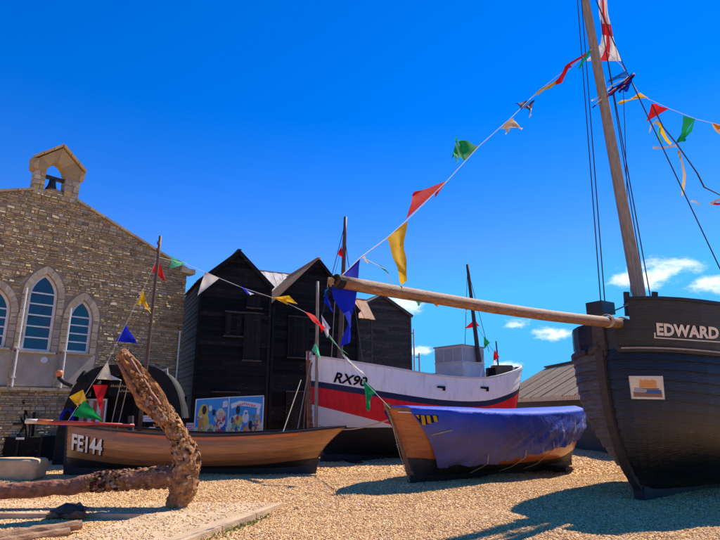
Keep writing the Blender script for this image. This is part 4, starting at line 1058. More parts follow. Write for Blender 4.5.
fb = FH.bvh(FH.cs, .036)
text_on('number_lettering', 'FE144', [(71.8,449.6),(101.8,455),(103,439.4),(72.8,433.2)], fb, 'letter_white', fe, bold=.03, off=.011)
text_on('number_outline', 'FE144', [(72.8,450.6),(103.0,456),(104.2,440.2),(73.8,434)], fb, 'letter_black', fe, bold=.04, off=.006)  # black painted outline behind the white number
# skeg at the stern and rope, iron ring
q = FH.w(V((FL-.35, 0, 0))); mb = MB(); mb.prism([FH.w(V((FL-1.2,-.03,.0))), FH.w(V((FL+.05,-.03,.0))), FH.w(V((FL+.12,-.03,.42))), FH.w(V((FL-.5,-.03,.3)))], FH.n*.07); obj('skeg', mb, 'bottom_black', fe)
# raked mast, red oar laid along the bow as bowsprit
my = ff.y + .05
spar('mast', P(139, 432, my), P(160.5, 236, my), .05, .038, 'mast_dark', fe)
for py in (243, 250): 
    q = P(interp([(236,160.5),(432,139)], py)-1.2, py, my-.05); mb = MB(); mb.box(q, (.03,0,0), (0,.03,0), (0,0,.04)); obj('mast_cleat', mb, 'mast_dark', fe)
oy = ff.y - .55
for (a, b_, m_) in (((52,422.3),(134,425.6),'red_paint'),((38,421.4),(53,422.3),'orange_float'),((26,421.2),(38,421.4),'cream')):
    mb = MB(); mb.tube([P(*a, oy-.1), P(*b_, oy-.1 if a[0] < 50 else oy)], .055 if m_ != 'red_paint' else [.055,.04], 10); obj('bowsprit', mb, m_, fe, smooth=True, label={'red_paint':'red painted length of the bowsprit','orange_float':'chipped orange length of the bowsprit','cream':'cream tip of the bowsprit'}[m_])
mb = MB(); mb.beam(P(131, 416, oy+.05), P(131, 440, oy+.05), .1, .1, (0,1,0)); obj('bitt_post', mb, 'stem_wood', fe)
rope('fore_stay', [P(121, 381, my-.1), P(110, 430, my-.2)], .01, 'rope', fe); rope('fore_stay', [P(128, 384, my-.1), P(117, 430, my-.1)], .01, 'rope', fe)
for (pa, pb_) in (((283,432),(284,405)),):
    rope('stern_rope', [P(pa[0], pa[1], ff.y+.1), P(301, 380, 15.8)], .012, 'rope', fe)

# ---- boat under the blue cover
tf = G(411, 485); ts_ = G(566, 462); TA = V((.78,.626,0)).normalized(); TL = 6.0
rk = min((abs((tf-TA*r).x/(tf-TA*r).y - ray(388.5, 408).x/ray(388.5, 408).y), r) for r in [i*.01 for i in range(90)])[1]
th_ = tf - TA*rk
zb_, zm_, zs_ = ZH(408.5, 389, th_.y), ZH(415, 480, (tf+TA*2.2).y-.7), ZH(410, 585, (tf+TA*TL).y)
print('tarp boat', tf, 'rake', rk, zb_, zm_, zs_)
TH_ = Hull(tf, TA, TL, 1.0, lambda t: sinterp([(0,zb_),(.25,lerp(zb_,zm_,.75)),(.5,zm_),(.75,lerp(zm_,zs_,.4)),(1,zs_)], t), lambda t: .14, lambda v: -rk*(.6*v+.4*v**2), lambda v: .55*v,
           tm=.48, pb=2.3, qb=.62, ps=2.0, qs=.52, nb=1.7, nm=2.9, mb_=1.0, mm=1.5, bend=.05)
tb = thing('covered_boat', 'varnished wooden boat under a blue cover, lying near the middle', 'boat', tf)
cs2 = TH_.cs; NT = 10
for side in (1, -1):
    for k in range(NT): TH_.strake('hull_plank', k/NT, (k+1)/NT+.014, side, .014, 'bottom_black' if k < 3 else 'varnish_red', tb, M=34)
TH_.backbone(.09, .12, 'spar', tb, head=.08)
TH_.strip('gunwale', 1.0, .08, .05, 'spar', tb, off=.015, zoff=.01)
# pale inner rail line near the bow
TH_.strip('bow_line', .955, .015, .025, 'cream', tb, off=.045, t0=.012, t1=.16, sides=(cs2,))
# cover: one cloth, crowned on top, hanging down both sides with folds
M1, K1 = 200, 26
def hem(t): return interp([(0,.2),(.1,.24),(.25,.36),(.4,.46),(.6,.56),(.8,.62),(.94,.68),(1,.75)], t) + .03*noise.noise(V((t*14, 1, 0))) + .015*noise.noise(V((t*50, 3, 0)))
def tstart(f): return .085 + .10*f*f*.25      # slanting front edge
def cover(t_, f, side):  # f: 0 centre line .. 1 gunwale .. 2 hem
    if f <= 1:
        t = lerp(.035, 1, t_); q = TH_.loc(t, 1, side); y = q.y*f; z = q.z + .06 + .10*min(1, t*4)*(1-f*f)*(1-.4*t) - .03*f**6
        z += .012*noise.noise(V((t*9, f*2*side, 5)))
        return TH_.w(V((q.x, y + side*.095*f**3, z)))
    g = f-1
    t = lerp(.035 + .06*g, 1, t_); v = lerp(1, hem(t), g); q = TH_.loc(t, v, side); n = TH_.nrm(t, v, side)
    fold = .095 + .02*g
    dip = noise.noise(V((t*24 + g*1.5, side*3, 1)))*.026*(.3+g) + noise.noise(V((t*9 - g*2.0, g*2.5, 4)))*.04*(.2+g) + .022*abs(noise.noise(V((t*45+g*3, g*.6, 7))))*min(1,g*2) + .05*(1-abs(noise.noise(V((t*13+g*4.5, g*3+t*4, 9))))*3 if abs(noise.noise(V((t*13+g*4.5, g*3+t*4, 9)))) < .33 else 0)*g
    return TH_.w(q + n*(fold + dip) + V((0,0,.03*(1-g))))
mb = MB(); rows = []
fs_ = [2 - 2*k/(K1//2) for k in range(K1//2+1)]
allf = [(f, 1) for f in [2-i*.05 for i in range(21)]] + [(f, 1) for f in (.8,.6,.4,.2,0)] + [(f, -1) for f in (.2,.4,.6,.8,1)] + [(1+i*.05, -1) for i in range(1,21)]
for i in range(M1+1): rows.append([cover(i/M1, f, sd) for f, sd in allf])
mb.grid(rows); co_ = obj('tarpaulin', mb, 'tarp', None, smooth=True, loc=(tf.x, tf.y, zm_))
tag(co_, 'faded bright blue tarpaulin draped over the wooden boat', 'tarpaulin')
# hanging side blotched violet grey: fading, plus shade put into the colour
at_ = co_.data.attributes.new('drop', 'FLOAT', 'POINT'); at_.data.foreach_set('value', [max(0, f-1) for i in range(M1+1) for f, sd in allf])
at2 = co_.data.attributes.new('along', 'FLOAT', 'POINT'); at2.data.foreach_set('value', [i/M1 for i in range(M1+1) for f, sd in allf])
t = tm.node_tree; n_ = t.nodes; l_ = t.links; b = n_['Principled BSDF']; base = b.inputs['Base Color'].links[0].from_socket
trn = [x for x in n_ if x.type == 'BSDF_TRANSLUCENT'][0]
an = n_.new('ShaderNodeAttribute'); an.attribute_name = 'drop'; an2 = n_.new('ShaderNodeAttribute'); an2.attribute_name = 'along'
tcn = n_.new('ShaderNodeTexCoord'); nzt = n_.new('ShaderNodeTexNoise'); nzt.inputs['Scale'].default_value = 2.2; nzt.inputs['Detail'].default_value = 5; l_.new(tcn.outputs['Object'], nzt.inputs['Vector'])
cx = n_.new('ShaderNodeCombineXYZ'); m1 = n_.new('ShaderNodeMath'); m1.operation = 'MULTIPLY'; m1.inputs[1].default_value = 42; l_.new(an2.outputs['Fac'], m1.inputs[0]); l_.new(m1.outputs[0], cx.inputs[0])
m3 = n_.new('ShaderNodeMath'); m3.operation = 'MULTIPLY'; m3.inputs[1].default_value = 1.2; l_.new(an.outputs['Fac'], m3.inputs[0]); l_.new(m3.outputs[0], cx.inputs[1])
nst = n_.new('ShaderNodeTexNoise'); nst.inputs['Scale'].default_value = 1; nst.inputs['Detail'].default_value = 4; l_.new(cx.outputs[0], nst.inputs['Vector'])
fade = M_; 
def mm(op, a, b_):
    m = n_.new('ShaderNodeMath'); m.operation = op; m.use_clamp = op == 'MULTIPLY'
    for i, q in enumerate((a, b_)):
        if isinstance(q, (int, float)): m.inputs[i].default_value = q
        else: l_.new(q, m.inputs[i])
    return m.outputs[0]
w1 = n_.new('ShaderNodeMapRange'); l_.new(an.outputs['Fac'], w1.inputs[0]); w1.inputs['From Min'].default_value = .05; w1.inputs['From Max'].default_value = .5
s1 = n_.new('ShaderNodeMapRange'); l_.new(nzt.outputs['Fac'], s1.inputs[0]); s1.inputs['From Min'].default_value = .38; s1.inputs['From Max'].default_value = .62
fr2 = n_.new('ShaderNodeMapRange'); l_.new(an2.outputs['Fac'], fr2.inputs[0]); fr2.inputs['From Min'].default_value = .48; fr2.inputs['From Max'].default_value = .3; fr2.inputs['To Min'].default_value = .25
f1 = mm('MULTIPLY', w1.outputs[0], mm('ADD', mm('MULTIPLY', s1.outputs[0], .5), fr2.outputs[0]))
s2 = n_.new('ShaderNodeMapRange'); l_.new(nst.outputs['Fac'], s2.inputs[0]); s2.inputs['From Min'].default_value = .55; s2.inputs['From Max'].default_value = .66
fr3 = n_.new('ShaderNodeMapRange'); l_.new(an2.outputs['Fac'], fr3.inputs[0]); fr3.inputs['From Min'].default_value = .38; fr3.inputs['From Max'].default_value = .55
f2 = mm('MULTIPLY', mm('MULTIPLY', s2.outputs[0], fr3.outputs[0]), mm('MULTIPLY', w1.outputs[0], .75))
mA = n_.new('ShaderNodeMixRGB'); l_.new(f1, mA.inputs[0]); l_.new(base, mA.inputs[1]); mA.inputs[2].default_value = (.115,.115,.31,1)
mB_ = n_.new('ShaderNodeMixRGB'); l_.new(f2, mB_.inputs[0]); l_.new(mA.outputs[0], mB_.inputs[1]); mB_.inputs[2].default_value = (.45,.46,.62,1)
l_.new(mB_.outputs[0], b.inputs['Base Color']); l_.new(mB_.outputs[0], trn.inputs['Color'])
# cover BVH for things fixed on it
cb = BVHTree.FromPolygons([tuple(q) for q in mb.v], mb.f)
for i, px in enumerate((417, 422.5, 428, 434.5)):
    top = 414.5 + i*.3; bot = 426 - i*1.5
    mbx = MB(); mbx.grid([[cast(px-2+lerp(0,1.5,j/3)*1.0, lerp(top,bot,j/3), cb, .022), cast(px+1.6+lerp(0,1.5,j/3), lerp(top+.3,bot+.3,j/3), cb, .022)] for j in range(4)]); obj('yellow_tape', mbx, 'cloth_yellow', co_)
mbx = MB(); mbx.grid([[cast(413.5+k*.5, lerp(413,426.5,j/3), cb, .008) if False else cast(lerp(414,438,k/8), lerp(lerp(414,415.5,k/8), lerp(428,421,k/8), j/3), cb, .014) for k in range(9)] for j in range(4)]); obj('dark_patch', mbx, 'cloth_navy', co_)
# white rope and cloth end at the bow
rope('bow_lashing', [P(396.5, 444.5, th_.y-.05), cast(413, 440, cb, .02), cast(432, 434.5, cb, .02), cast(452, 430, cb, .015)], .011, 'rope', co_)
rope('bow_lashing', [P(397, 446.5, th_.y-.05), cast(416, 441.5, cb, .02), cast(440, 434, cb, .02)], .009, 'rope', co_)
mbx = MB(); a = P(399, 409.5, th_.y+.15); mbx.grid([[a, P(404, 408.5, th_.y+.3)], [P(405, 415, th_.y+.1), P(409, 411.5, th_.y+.25)], [P(413.5, 419, th_.y+.05), P(413, 414.5, th_.y+.2)]]); obj('loose_corner', mbx, 'cloth_white', co_)
hb2 = TH_.bvh(cs2, .06)
for tt in (.3, .46, .62):
    rope('tie_rope', [cover((tt-.12)/.9, 1.8, cs2)+TH_.n*cs2*.02, cover((tt-.125)/.9, 1.98, cs2)+TH_.n*cs2*.02, TH_.p(tt-.02, .24, cs2, .05), TH_.p(tt-.03, .1, cs2, .05)], .012, 'rope', co_)
rope('stem_rope', [P(390.5, 418, th_.y-.1), P(400, 455, th_.y+.0), P(409.5, 482, tf.y-.15)], .008, 'rope', tb)
# chock and dark sacking under its stern
q = TH_.w(V((TL*.8,0,0))); mb = MB(); mb.beam(q-TH_.n*.7+V((0,0,.03)), q+TH_.n*.7+V((0,0,.03)), .3, .16); tag(obj('timber_chock', mb, 'stem_wood', loc=(q.x,q.y,0)), 'dark timber chock under the stern of the covered boat', 'chock')

# ------------------------------------------------------------------ rusted anchor in the left foreground
ay = G(172, 512).y; af = G(172, 512)
an_ = thing('rusted_anchor', 'huge flaking rusted anchor standing on the shingle in the left foreground', 'anchor', (af.x, af.y, 0))
def apath(px, yo=0.0, n=6):
    pts = [P(x, y, ay + yo + dy) for x, y, dy in px]
    outp = []
    for i in range(len(pts)-1):
        p0 = pts[max(i-1,0)]; p1 = pts[i]; p2 = pts[i+1]; p3 = pts[min(i+2,len(pts)-1)]
        for k in range(n):
            t_ = k/n; outp.append(.5*((2*p1)+(-p0+p2)*t_+(2*p0-5*p1+4*p2-p3)*t_*t_+(-p0+3*p1-3*p2+p3)*t_**3))
    outp.append(pts[-1]); return outp
px2m = ay/FPX/ray(180,450).y
def rad(tab, n): return [interp(tab, i/(n-1))*px2m for i in range(n)]
# displaced tube with elliptic section
def lump(name, pts, radii, m_, jit, seed, n=18, jsc=6, squash=None, parent=an_):
    mb = MB(); mb.tube(pts, radii, n, jit=jit, seed=seed, jsc=jsc)
    return obj(name, mb, m_, parent, smooth=False)
p_arm = apath([(183,482,0),(187,462,0),(180,440,0.02),(172,425,.03),(163,412,.03),(152,396,.05),(140,378,.07),(128,360,.09),(121,351,.1)], n=7)
lump('arm', p_arm, rad([(0,11),(.12,13),(.25,9),(.4,8.5),(.5,9),(.65,8.5),(.85,6.5),(.97,5),(1,3)], len(p_arm)), 'rust', .3, 1, 22, 7)
p_low = apath([(184,476,0),(183,490,0),(178,502,0),(171,516,0)], n=6)
lump('lower_arm', p_low, rad([(0,13),(.3,13),(.7,10),(1,7)], len(p_low)), 'rust', .26, 2, 20, 8)
p_sh = apath([(188,474,0),(165,477,0),(140,479,0),(110,481,0),(92,483,-.02),(75,486,-.04),(45,488.5,-.08),(0,491.5,-.14),(-60,494,-.2),(-135,499,-.3)], n=7)
lump('shank', p_sh, rad([(0,10.5),(.1,10),(.25,9),(.33,9),(.4,8.5),(.46,7.5),(1,7)], len(p_sh)), 'rust_smooth', .24, 3, 20, 7)
# the palm of the fluke: thick flaking plate along the arm, facing the viewer
axp = [P(122,356,ay-.02), P(165,424,ay-.1)]; pd = (axp[1]-axp[0]); pl = pd.length; pd.normalize(); pn = V((.12,-1,.25)); pn = (pn - pd*pn.dot(pd)).normalized(); pw_ = pd.cross(pn)
mb = MB(); rows_f = []; rows_b = []
for i in range(25):
    f = i/24; wd_ = interp([(0,.06),(.12,.13),(.4,.19),(.65,.22),(.85,.16),(1,.08)], f)
    rf_, rb_ = [], []
    for k in range(11):
        g = -1+2*k/10; e = g*wd_*(1+.16*noise.noise(V((f*7, g*1.5, 2))))
        hgt = .03*(1-g*g) + .02*noise.noise(V((f*4, g*5, 0))) + .014*noise.noise(V((f*12, g*12, 4)))
        p = axp[0].lerp(axp[1], f) + pw_*(e - .03*f) ; rf_.append(p + pn*(.05+hgt)); rb_.append(p - pn*(.015+.02*noise.noise(V((f*9,g*3,8)))))
    rows_f.append(rf_ + rb_[::-1])
mb.grid(rows_f, closed=True); n = len(rows_f[0]); mb.f += [tuple(range(n))[::-1], tuple(24*n+k for k in range(n))]; mb.mi += [0,0]
fl = obj('fluke', mb, 'rust_orange', an_)
# raised iron straps on the palm
for sd, m_ in ((-.35,'rust_smooth'),(.42,'rust_smooth')):
    pts = [axp[0].lerp(axp[1], .05+.75*i/12) + pw_*(sd*.22+.008*noise.noise(V((i,sd,0)))) + pn*(.12) for i in range(13)]
    mb = MB(); mb.tube(pts, [.03+.008*noise.noise(V((i*1.3,5,sd))) for i in range(13)], 7, jit=.4, seed=8); obj('fluke_rib', mb, m_, fl)
# flakes: thick curled scales of rust
ico = bmesh.new(); bmesh.ops.create_icosphere(ico, subdivisions=1, radius=1); IV = [v.co.copy() for v in ico.verts]; ico.verts.index_update(); IF = [tuple(v.index for v in f.verts) for f in ico.faces]; ico.free()
r5 = random.Random(5)
def flakes(par, pts, radii, cnt, f0, f1, m_, size, name='rust_flake', front=True):
    mb = MB()
    for _ in range(cnt):
        f = r5.uniform(f0, f1)*(len(pts)-1); i = min(int(f), len(pts)-2); p = pts[i].lerp(pts[i+1], f-i); d = (pts[i+1]-pts[i]).normalized()
        e1_ = d.cross(V((0,1,0))).normalized(); e2_ = d.cross(e1_); a = r5.uniform(0, 6.28); e = e1_*math.cos(a)+e2_*math.sin(a)
        r = radii[i]*r5.uniform(.85,1.12); c = p + e*r; s_ = size*r5.uniform(.5,1.4); rot = V((r5.uniform(-1,1), r5.uniform(-1,1), r5.uniform(-1,1)))
        t1 = (d + rot*.5).normalized(); t2 = (e + rot*.4); t2 = (t2 - t1*t2.dot(t1)).normalized(); t3 = t1.cross(t2)
        mb.add([c + t1*q.x*s_*(1+.4*r5.uniform(-1,1)) + t2*q.y*s_*.3 + t3*q.z*s_*.8*(1+.4*r5.uniform(-1,1)) for q in IV], IF)
    return obj(name, mb, m_, par, kind='stuff')
ra = rad([(0,11),(.12,13),(.25,9),(.4,8.5),(.5,9),(.65,8.5),(.85,6.5),(1,4)], len(p_arm)); rsx = rad([(0,10.5),(.1,10),(.25,9),(.33,9),(.4,8.5),(.46,7.5),(1,7)], len(p_sh))
flakes(an_, p_arm, ra, 420, .05, .62, 'rust', .034); flakes(an_, p_arm, ra, 130, .08, .6, 'rust_pale', .03); flakes(an_, p_arm, ra, 200, .2, .8, 'rust_orange', .032); flakes(an_, p_arm, ra, 70, .05, .6, 'rust_dark', .03); flakes(an_, p_low, rad([(0,13),(.3,13),(.7,10),(1,7)], len(p_low)), 90, 0, .6, 'rust', .03)
flakes(an_, p_sh, rsx, 380, .0, .45, 'rust', .036); flakes(an_, p_sh, rsx, 190, .02, .36, 'rust_pale', .034); flakes(an_, p_sh, rsx, 130, .27, .46, 'rust_dark', .036); flakes(an_, p_sh, rsx, 90, .1, .5, 'rust_orange', .03)
fp = [axp[0].lerp(axp[1], i/10)+pn*.05 for i in range(11)]
flakes(fl, fp, [.13]*11, 110, .35, 1, 'rust_orange', .028); flakes(fl, fp, [.1]*11, 60, .5, 1, 'rust_pale', .034); flakes(fl, fp, [.12]*11, 50, .2, .9, 'rust', .03); flakes(fl, fp, [.13]*11, 50, .05, .9, 'rust_dark', .024)
# ring and wooden stock beyond the left edge of view
e_ = p_sh[-1]; mb = MB(); mb.beam(V((e_.x, e_.y-1.1, .12)), V((e_.x+.05, e_.y+1.1, .14)), .24, .24); obj('stock', mb, 'driftwood', an_)

# driftwood baulk and rusty scrap at the lower left
b0 = G(-30, 545, .05); b1 = G(79, 528, .07); 
dwt = thing('driftwood_baulk', 'split reddish driftwood baulk lying at the lower left corner', 'timber', (b1.x, b1.y, 0))
pts = [b0.lerp(b1, i/14) for i in range(15)]
for j, (o_, r_, zz) in enumerate((((0,.05,0),.058,.02),((0,-.07,0),.05,-.01),((-.02,-.02,0),.05,.045))):
    mb = MB(); mb.tube([q + V(o_) + V((0,0,zz + .008*noise.noise(V((i*.8, j, 0))))) for i, q in enumerate(pts[:15-j%2])], [r_*(1+.15*noise.noise(V((i*.7, j*3, 1)))) for i in range(15-j%2)], 9, jit=.35, seed=j+20, jsc=9); obj('split_timber', mb, 'driftwood', dwt)
sq = G(64, 521); sc_ = thing('rust_scrap', 'dark lump of rusted scrap iron with torn plate behind the driftwood', 'scrap iron', (sq.x, sq.y, 0))
mb = MB(); mb.tube([sq+V((-.26,.12,.07)), sq+V((-.05,.12,.1)), sq+V((.2,.12,.09))], [.06,.1,.08], 12, jit=.5, seed=31, jsc=7); obj('lump', mb, 'bottom_black', sc_)
mb = MB(); mb.tube([sq+V((-.28,.06,.05)), sq+V((-.1,.1,.07)), sq+V((.05,.05,.05))], [.05,.055,.03], 10, jit=.5, seed=33, jsc=7); obj('lump', mb, 'rust_smooth', sc_)
for k, (poly, off) in enumerate((([(-.12,.1,.1),(-.02,.12,.2),(.03,.14,.17),(.09,.1,.21),(.16,.08,.15),(.26,.12,.13),(.1,.1,.06)], (.03,.05,.02)), ([(.0,.02,.03),(.14,.0,.1),(.33,-.04,.07),(.3,.02,.03),(.16,.04,.02)], (.0,.04,.03)))):
    mb = MB(); mb.prism([sq + V(q) for q in poly], off); obj('torn_plate', mb, 'rust_smooth', sc_)
# stone block at the far left
bq = G(14, 481); zt_ = ZH(458, 14, bq.y)
xw = (G(33,481).x - G(-22,481).x)/2; xc = (G(33,481).x + G(-22,481).x)/2; mb = MB(); rows = []
sp = lambda c, e: math.copysign(abs(c)**e, c)
for i in range(19):
    ph = -math.pi/2 + math.pi*i/18; r = []
    for k in range(40):
        th2 = 2*math.pi*k/40; q = V((xw*sp(math.cos(ph),.28)*sp(math.cos(th2),.3), .32*sp(math.cos(ph),.28)*sp(math.sin(th2),.3), zt_/2*sp(math.sin(ph),.3)))
        q = q*(1+.05*noise.noise(q*3.1)+.025*noise.noise(q*9)); r.append(q + V((xc, bq.y+.3, zt_/2-.02)))
    rows.append(r)
mb.grid(rows, closed=True)
tag(obj('stone_block', mb, 'sandstone', smooth=True, loc=(bq.x, bq.y, 0)), 'rounded pale sandstone block at the left edge behind the anchor shank', 'stone')
# ------------------------------------------------------------------ arched black shelter behind FE144 (an upturned half boat)
AY = 16.3
xl, xr = P(61, 420, AY).x, P(183, 420, AY).x; cxa = (xl+xr)/2; hwa = (xr-xl)/2; hta = ZH(366, 121, AY)
ah = thing('arched_shelter', 'black arched shelter like an upturned boat behind boat FE144', 'shelter', (cxa, AY, 0))
def ap(f, r, y):    # f 0..1 over the arch, r radial factor
    a = math.pi*(1-f); c_, s_ = math.cos(a), math.sin(a)
    return V((cxa + hwa*r*math.copysign(abs(c_)**.62, c_), y, (hta - hwa*(1-r)*.9)*abs(s_)**.72))
npl = 16
for i in range(npl):
    f0, f1 = i/npl, (i+1)/npl
    mb = MB(); rows = []
    for k in range(4):
        f = lerp(f0, f1, k/3); rows.append([ap(f, 1.0, AY+.05), ap(f, .99, AY+.8), ap(f, .95, AY+.8), ap(f, .96, AY+.05)])
    mb.grid(rows, closed=True); mb.f += [(0,1,2,3), (15,14,13,12)]; mb.mi += [0,0]; obj('shell_plank', mb, 'bottom_black', ah)
mb = MB(); rows = []
for i in range(33):
    f = i/32; j = 1+.012*noise.noise(V((f*9,0,0))); rows.append([ap(f, 1.03*j, AY-.08), ap(f, 1.03*j, AY+.12), ap(f, .84, AY+.12), ap(f, .84, AY-.08)])
mb.grid(rows, closed=True); mb.f += [(0,1,2,3), tuple(32*4+k for k in (3,2,1,0))]; mb.mi += [0,0]; obj('rim', mb, 'iron_black', ah)
for i in range(12):
    x0, x1 = lerp(xl+.15, xr-.15, i/12)+.006, lerp(xl+.15, xr-.15, (i+1)/12)-.006; g = abs((x0+x1)/2-cxa)/hwa; zz = hta*(max(0,1-g**(1/.62*2))**.36)*.93
    mb = MB(); mb.box(((x0+x1)/2, AY+.75, zz/2), ((x1-x0)/2,0,0), (0,.02,0), (0,0,zz/2)); obj('back_board', mb, 'tar', ah)
# knobs on top of the rim
for (pts, r) in (([(86,381),(83.5,370),(80,379)], .13),):
    q = P(84, 377, AY); mb = MB(); mb.lathe(q+V((0,0,-.15)), [(.2,0),(.17,.12),(.06,.3),(.02,.34)], 9); obj('knee_stub', mb, 'iron_black', ah)
mb = MB(); mb.tube([P(157, 376, AY), P(162, 372, AY), P(167, 369.5, AY), P(167, 375, AY)], [.05,.06,.045,.04], 8); obj('hook', mb, 'barrel', ah)
mb = MB(); mb.lathe(P(128, 366, AY+.1)+V((0,0,-.1)), [(.3,0),(.28,.2),(.15,.38),(.03,.42)], 10); obj('crown_block', mb, 'iron_black', ah)
# bent arm with an orange float
fl_ = thing('orange_float', 'small orange float on a bent black arm left of the arched shelter', 'float', P(58.5, 374, AY-.1))
mb = MB(); mb.tube([P(72, 386, AY), P(64, 382.5, AY-.05), P(59.5, 378.5, AY-.1), P(58.8, 375, AY-.1)], .055, 8); obj('bent_arm', mb, 'iron_black', fl_)
mb = MB(); mb.lathe(P(59, 376, AY-.1)+V((0,0,-.02)), [(.07,0),(.1,.04),(.1,.14),(.07,.18)], 12); obj('float', mb, 'orange_float', fl_, smooth=True)
# signs and clutter inside the shelter
def sign(name, label, cat, x0, y0, x1, y1, Y, m_, frame=None, th_=.03, legs=True, lines=0, lm='print_dkblue'):
    a, b_ = P(x0, y1, Y), P(x1, y0, Y); c_ = (a+b_)/2
    t_ = thing(name, label, cat, (c_.x, Y, 0 if legs else a.z)); w_, h_ = (b_.x-a.x)/2, (b_.z-a.z)/2
    mb = MB(); mb.box((c_.x, Y, c_.z), (w_,0,0), (0,th_/2,0), (0,0,h_)); obj('panel', mb, m_, t_)
    if frame:
        for dx, dz, ex_, ez_ in ((-w_,0,.02,h_+.02),(w_,0,.02,h_+.02),(0,-h_,w_-.02,.02),(0,h_,w_-.02,.02)):
            mb = MB(); mb.box((c_.x+dx, Y-.01, c_.z+dz), (ex_,0,0), (0,.03,0), (0,0,ez_)); obj('frame', mb, frame, t_)
    for i in range(lines):
        z = c_.z + h_*(.65 - 1.3*(i+.5)/lines); mb = MB(); mb.box((c_.x-w_*.1*(i%2), Y-th_/2-.002, z), (w_*(.75-.2*(i%2)),0,0), (0,.002,0), (0,0,h_*.06)); obj('print_line', mb, lm, t_)
    if legs:
        for sx_ in (-.7, .7): mb = MB(); mb.box((c_.x+sx_*w_, Y+.04, (a.z)/2), (.03,0,0), (0,.025,0), (0,0,a.z/2+.02)); obj('leg', mb, 'iron_black', t_)
    return t_
sign('red_striped_hatch', 'white framed hatch with red bars inside the arched shelter', 'hatch', 78, 399.5, 107, 434, AY+.5, 'print_sand', 'white_paint')
hx_ = bpy.data.objects[-1] if False else None
for o_ in [o for o in C.objects if o.name.startswith('red_striped_hatch')]:
    for i in range(6):
        xx = lerp(P(80,410,AY+.47).x, P(105,410,AY+.47).x, (i+.5)/6); mb = MB(); mb.box((xx, AY+.47, (ZH(401,90,AY+.5)+ZH(432,90,AY+.5))/2), (.045,0,0), (0,.012,0), (0,0,(ZH(401,90,AY+.5)-ZH(432,90,AY+.5))/2)); obj('red_bar' if i%2 else 'white_bar', mb, 'red_paint' if i%2 else 'white_paint', o_)
gs = sign('gold_lettered_board', 'black board with two lines of gold script under the arch', 'sign', 108, 381, 134, 396, AY+.25, 'letter_black', None, .03, False)
for r_, (y_, x0, x1) in enumerate(((387,111,129),(392,119,131))):
    x = x0
    while x < x1:
        w_ = rnd.uniform(1.2, 2.6); a = P(x, y_, AY+.23); b_ = P(min(x+w_, x1), y_-rnd.uniform(-.6,.9), AY+.23); c_ = P(x+w_*.5, y_-rnd.uniform(1.0,2.6), AY+.23)
        mb = MB(); mb.tube([a, c_, b_], .014, 5); obj('script_stroke', mb, 'gold', gs); x += w_+.4
sign('blue_white_notice', 'small white notice with dark print inside the shelter, right of the anchor fluke', 'sign', 142, 414.5, 158, 422.5, AY-.25, 'paper', 'letter_black', .03, True, 2)
sign('white_card', 'small white card below the notice inside the shelter', 'sign', 148.5, 427, 155.5, 433, AY-.3, 'paper', None, .02, True, 0)
sign('pink_notice', 'black easel with a pink white printed sheet left of the painted board', 'sign', 184.5, 422, 195, 435, AY-.5, 'paper_pink', 'letter_black', .03, True, 4, 'print_red')
mb = MB(); a = P(181, 418, AY-.45); b_ = P(197, 440, AY-.45); mb.box(((a.x+b_.x)/2, AY-.44, (a.z)/2), ((b_.x-a.x)/2,0,0), (0,.02,0), (0,0,a.z/2)); tag(obj('easel_board', mb, 'letter_black', loc=((a.x+b_.x)/2, AY-.44, 0)), 'black easel board behind the pink white sheet', 'board')
# coil of rope and blue bundle just inside the arch foot
q = P(66, 418, AY-.2); mb = MB()
for k in range(6): mb.tube([q + V((.16*math.cos(a)+.02*k, -.02*k, .24*math.sin(a))) for a in [i*math.pi/8 for i in range(17)]], .022, 6)
tag(obj('rope_coil', mb, 'cloth_blue', loc=q), 'coil of blue rope hanging at the left foot of the arch', 'rope')

# ------------------------------------------------------------------ painted face-hole board
BY = AY - .55
fb_ = thing('painted_board', 'blue painted seaside board with face holes standing behind boat FE144', 'photo board', (P(230,430,BY).x, BY, 0))
hin = P(229.5, 397.5, BY+.12)
LP_, RP_ = P(196.5, 399.5, BY-.05), P(263.8, 395.8, BY)
zt1, zt2, zt3 = P(196.5,399.5,BY-.05).z, P(229.5,397.3,BY+.12).z, P(263.8,395.8,BY).z
def panel2(A_, B_, za, zb, fig):
    A_, B_ = V((A_.x, A_.y, 0)), V((B_.x, B_.y, 0)); d = (B_-A_); n = V((d.y, -d.x, 0)).normalized()
    if n.y > 0: n = -n
    mb = MB(); mb.prism([A_+V((0,0,.02)), B_+V((0,0,.02)), B_+V((0,0,zb)), A_+V((0,0,za))], -n*.03); pb_ = obj('panel', mb, 'print_blue', fb_)
    z0 = ZH(436, 230, BY)
    Q = lambda u, v, o: A_ + d*u + n*o + V((0,0, z0 + v*(lerp(za,zb,u)-z0)))
    def ell(u, v, ru, rv, m_, o, name='painted_figure', k=14, sq=1): mb = MB(); mb.prism([Q(u+ru*math.cos(a)*(1 if sq == 1 else 1), v+rv*math.sin(a), o) for a in [2*math.pi*i/k for i in range(k)]], n*.0006); obj(name, mb, m_, pb_)
    def pol(pts, m_, o, name='painted_figure'): mb = MB(); mb.prism([Q(u,v,o) for u,v in pts], n*.0006); obj(name, mb, m_, pb_)
    fig(ell, pol)
    for sx_ in (A_, B_): mb = MB(); mb.box(sx_ + V((0,0,(za)/2)) + n*.002, V((.014,0,0)), V((0,.02,0)), V((0,0,za/2))); obj('edge_batten', mb, 'white_paint', fb_)
    mb = MB(); mb.prism([A_+n*.004+V((0,0,za-.012)), B_+n*.004+V((0,0,zb-.012)), B_+n*.004+V((0,0,zb+.012)), A_+n*.004+V((0,0,za+.012))], -n*.04); obj('edge_batten', mb, 'white_paint', fb_)
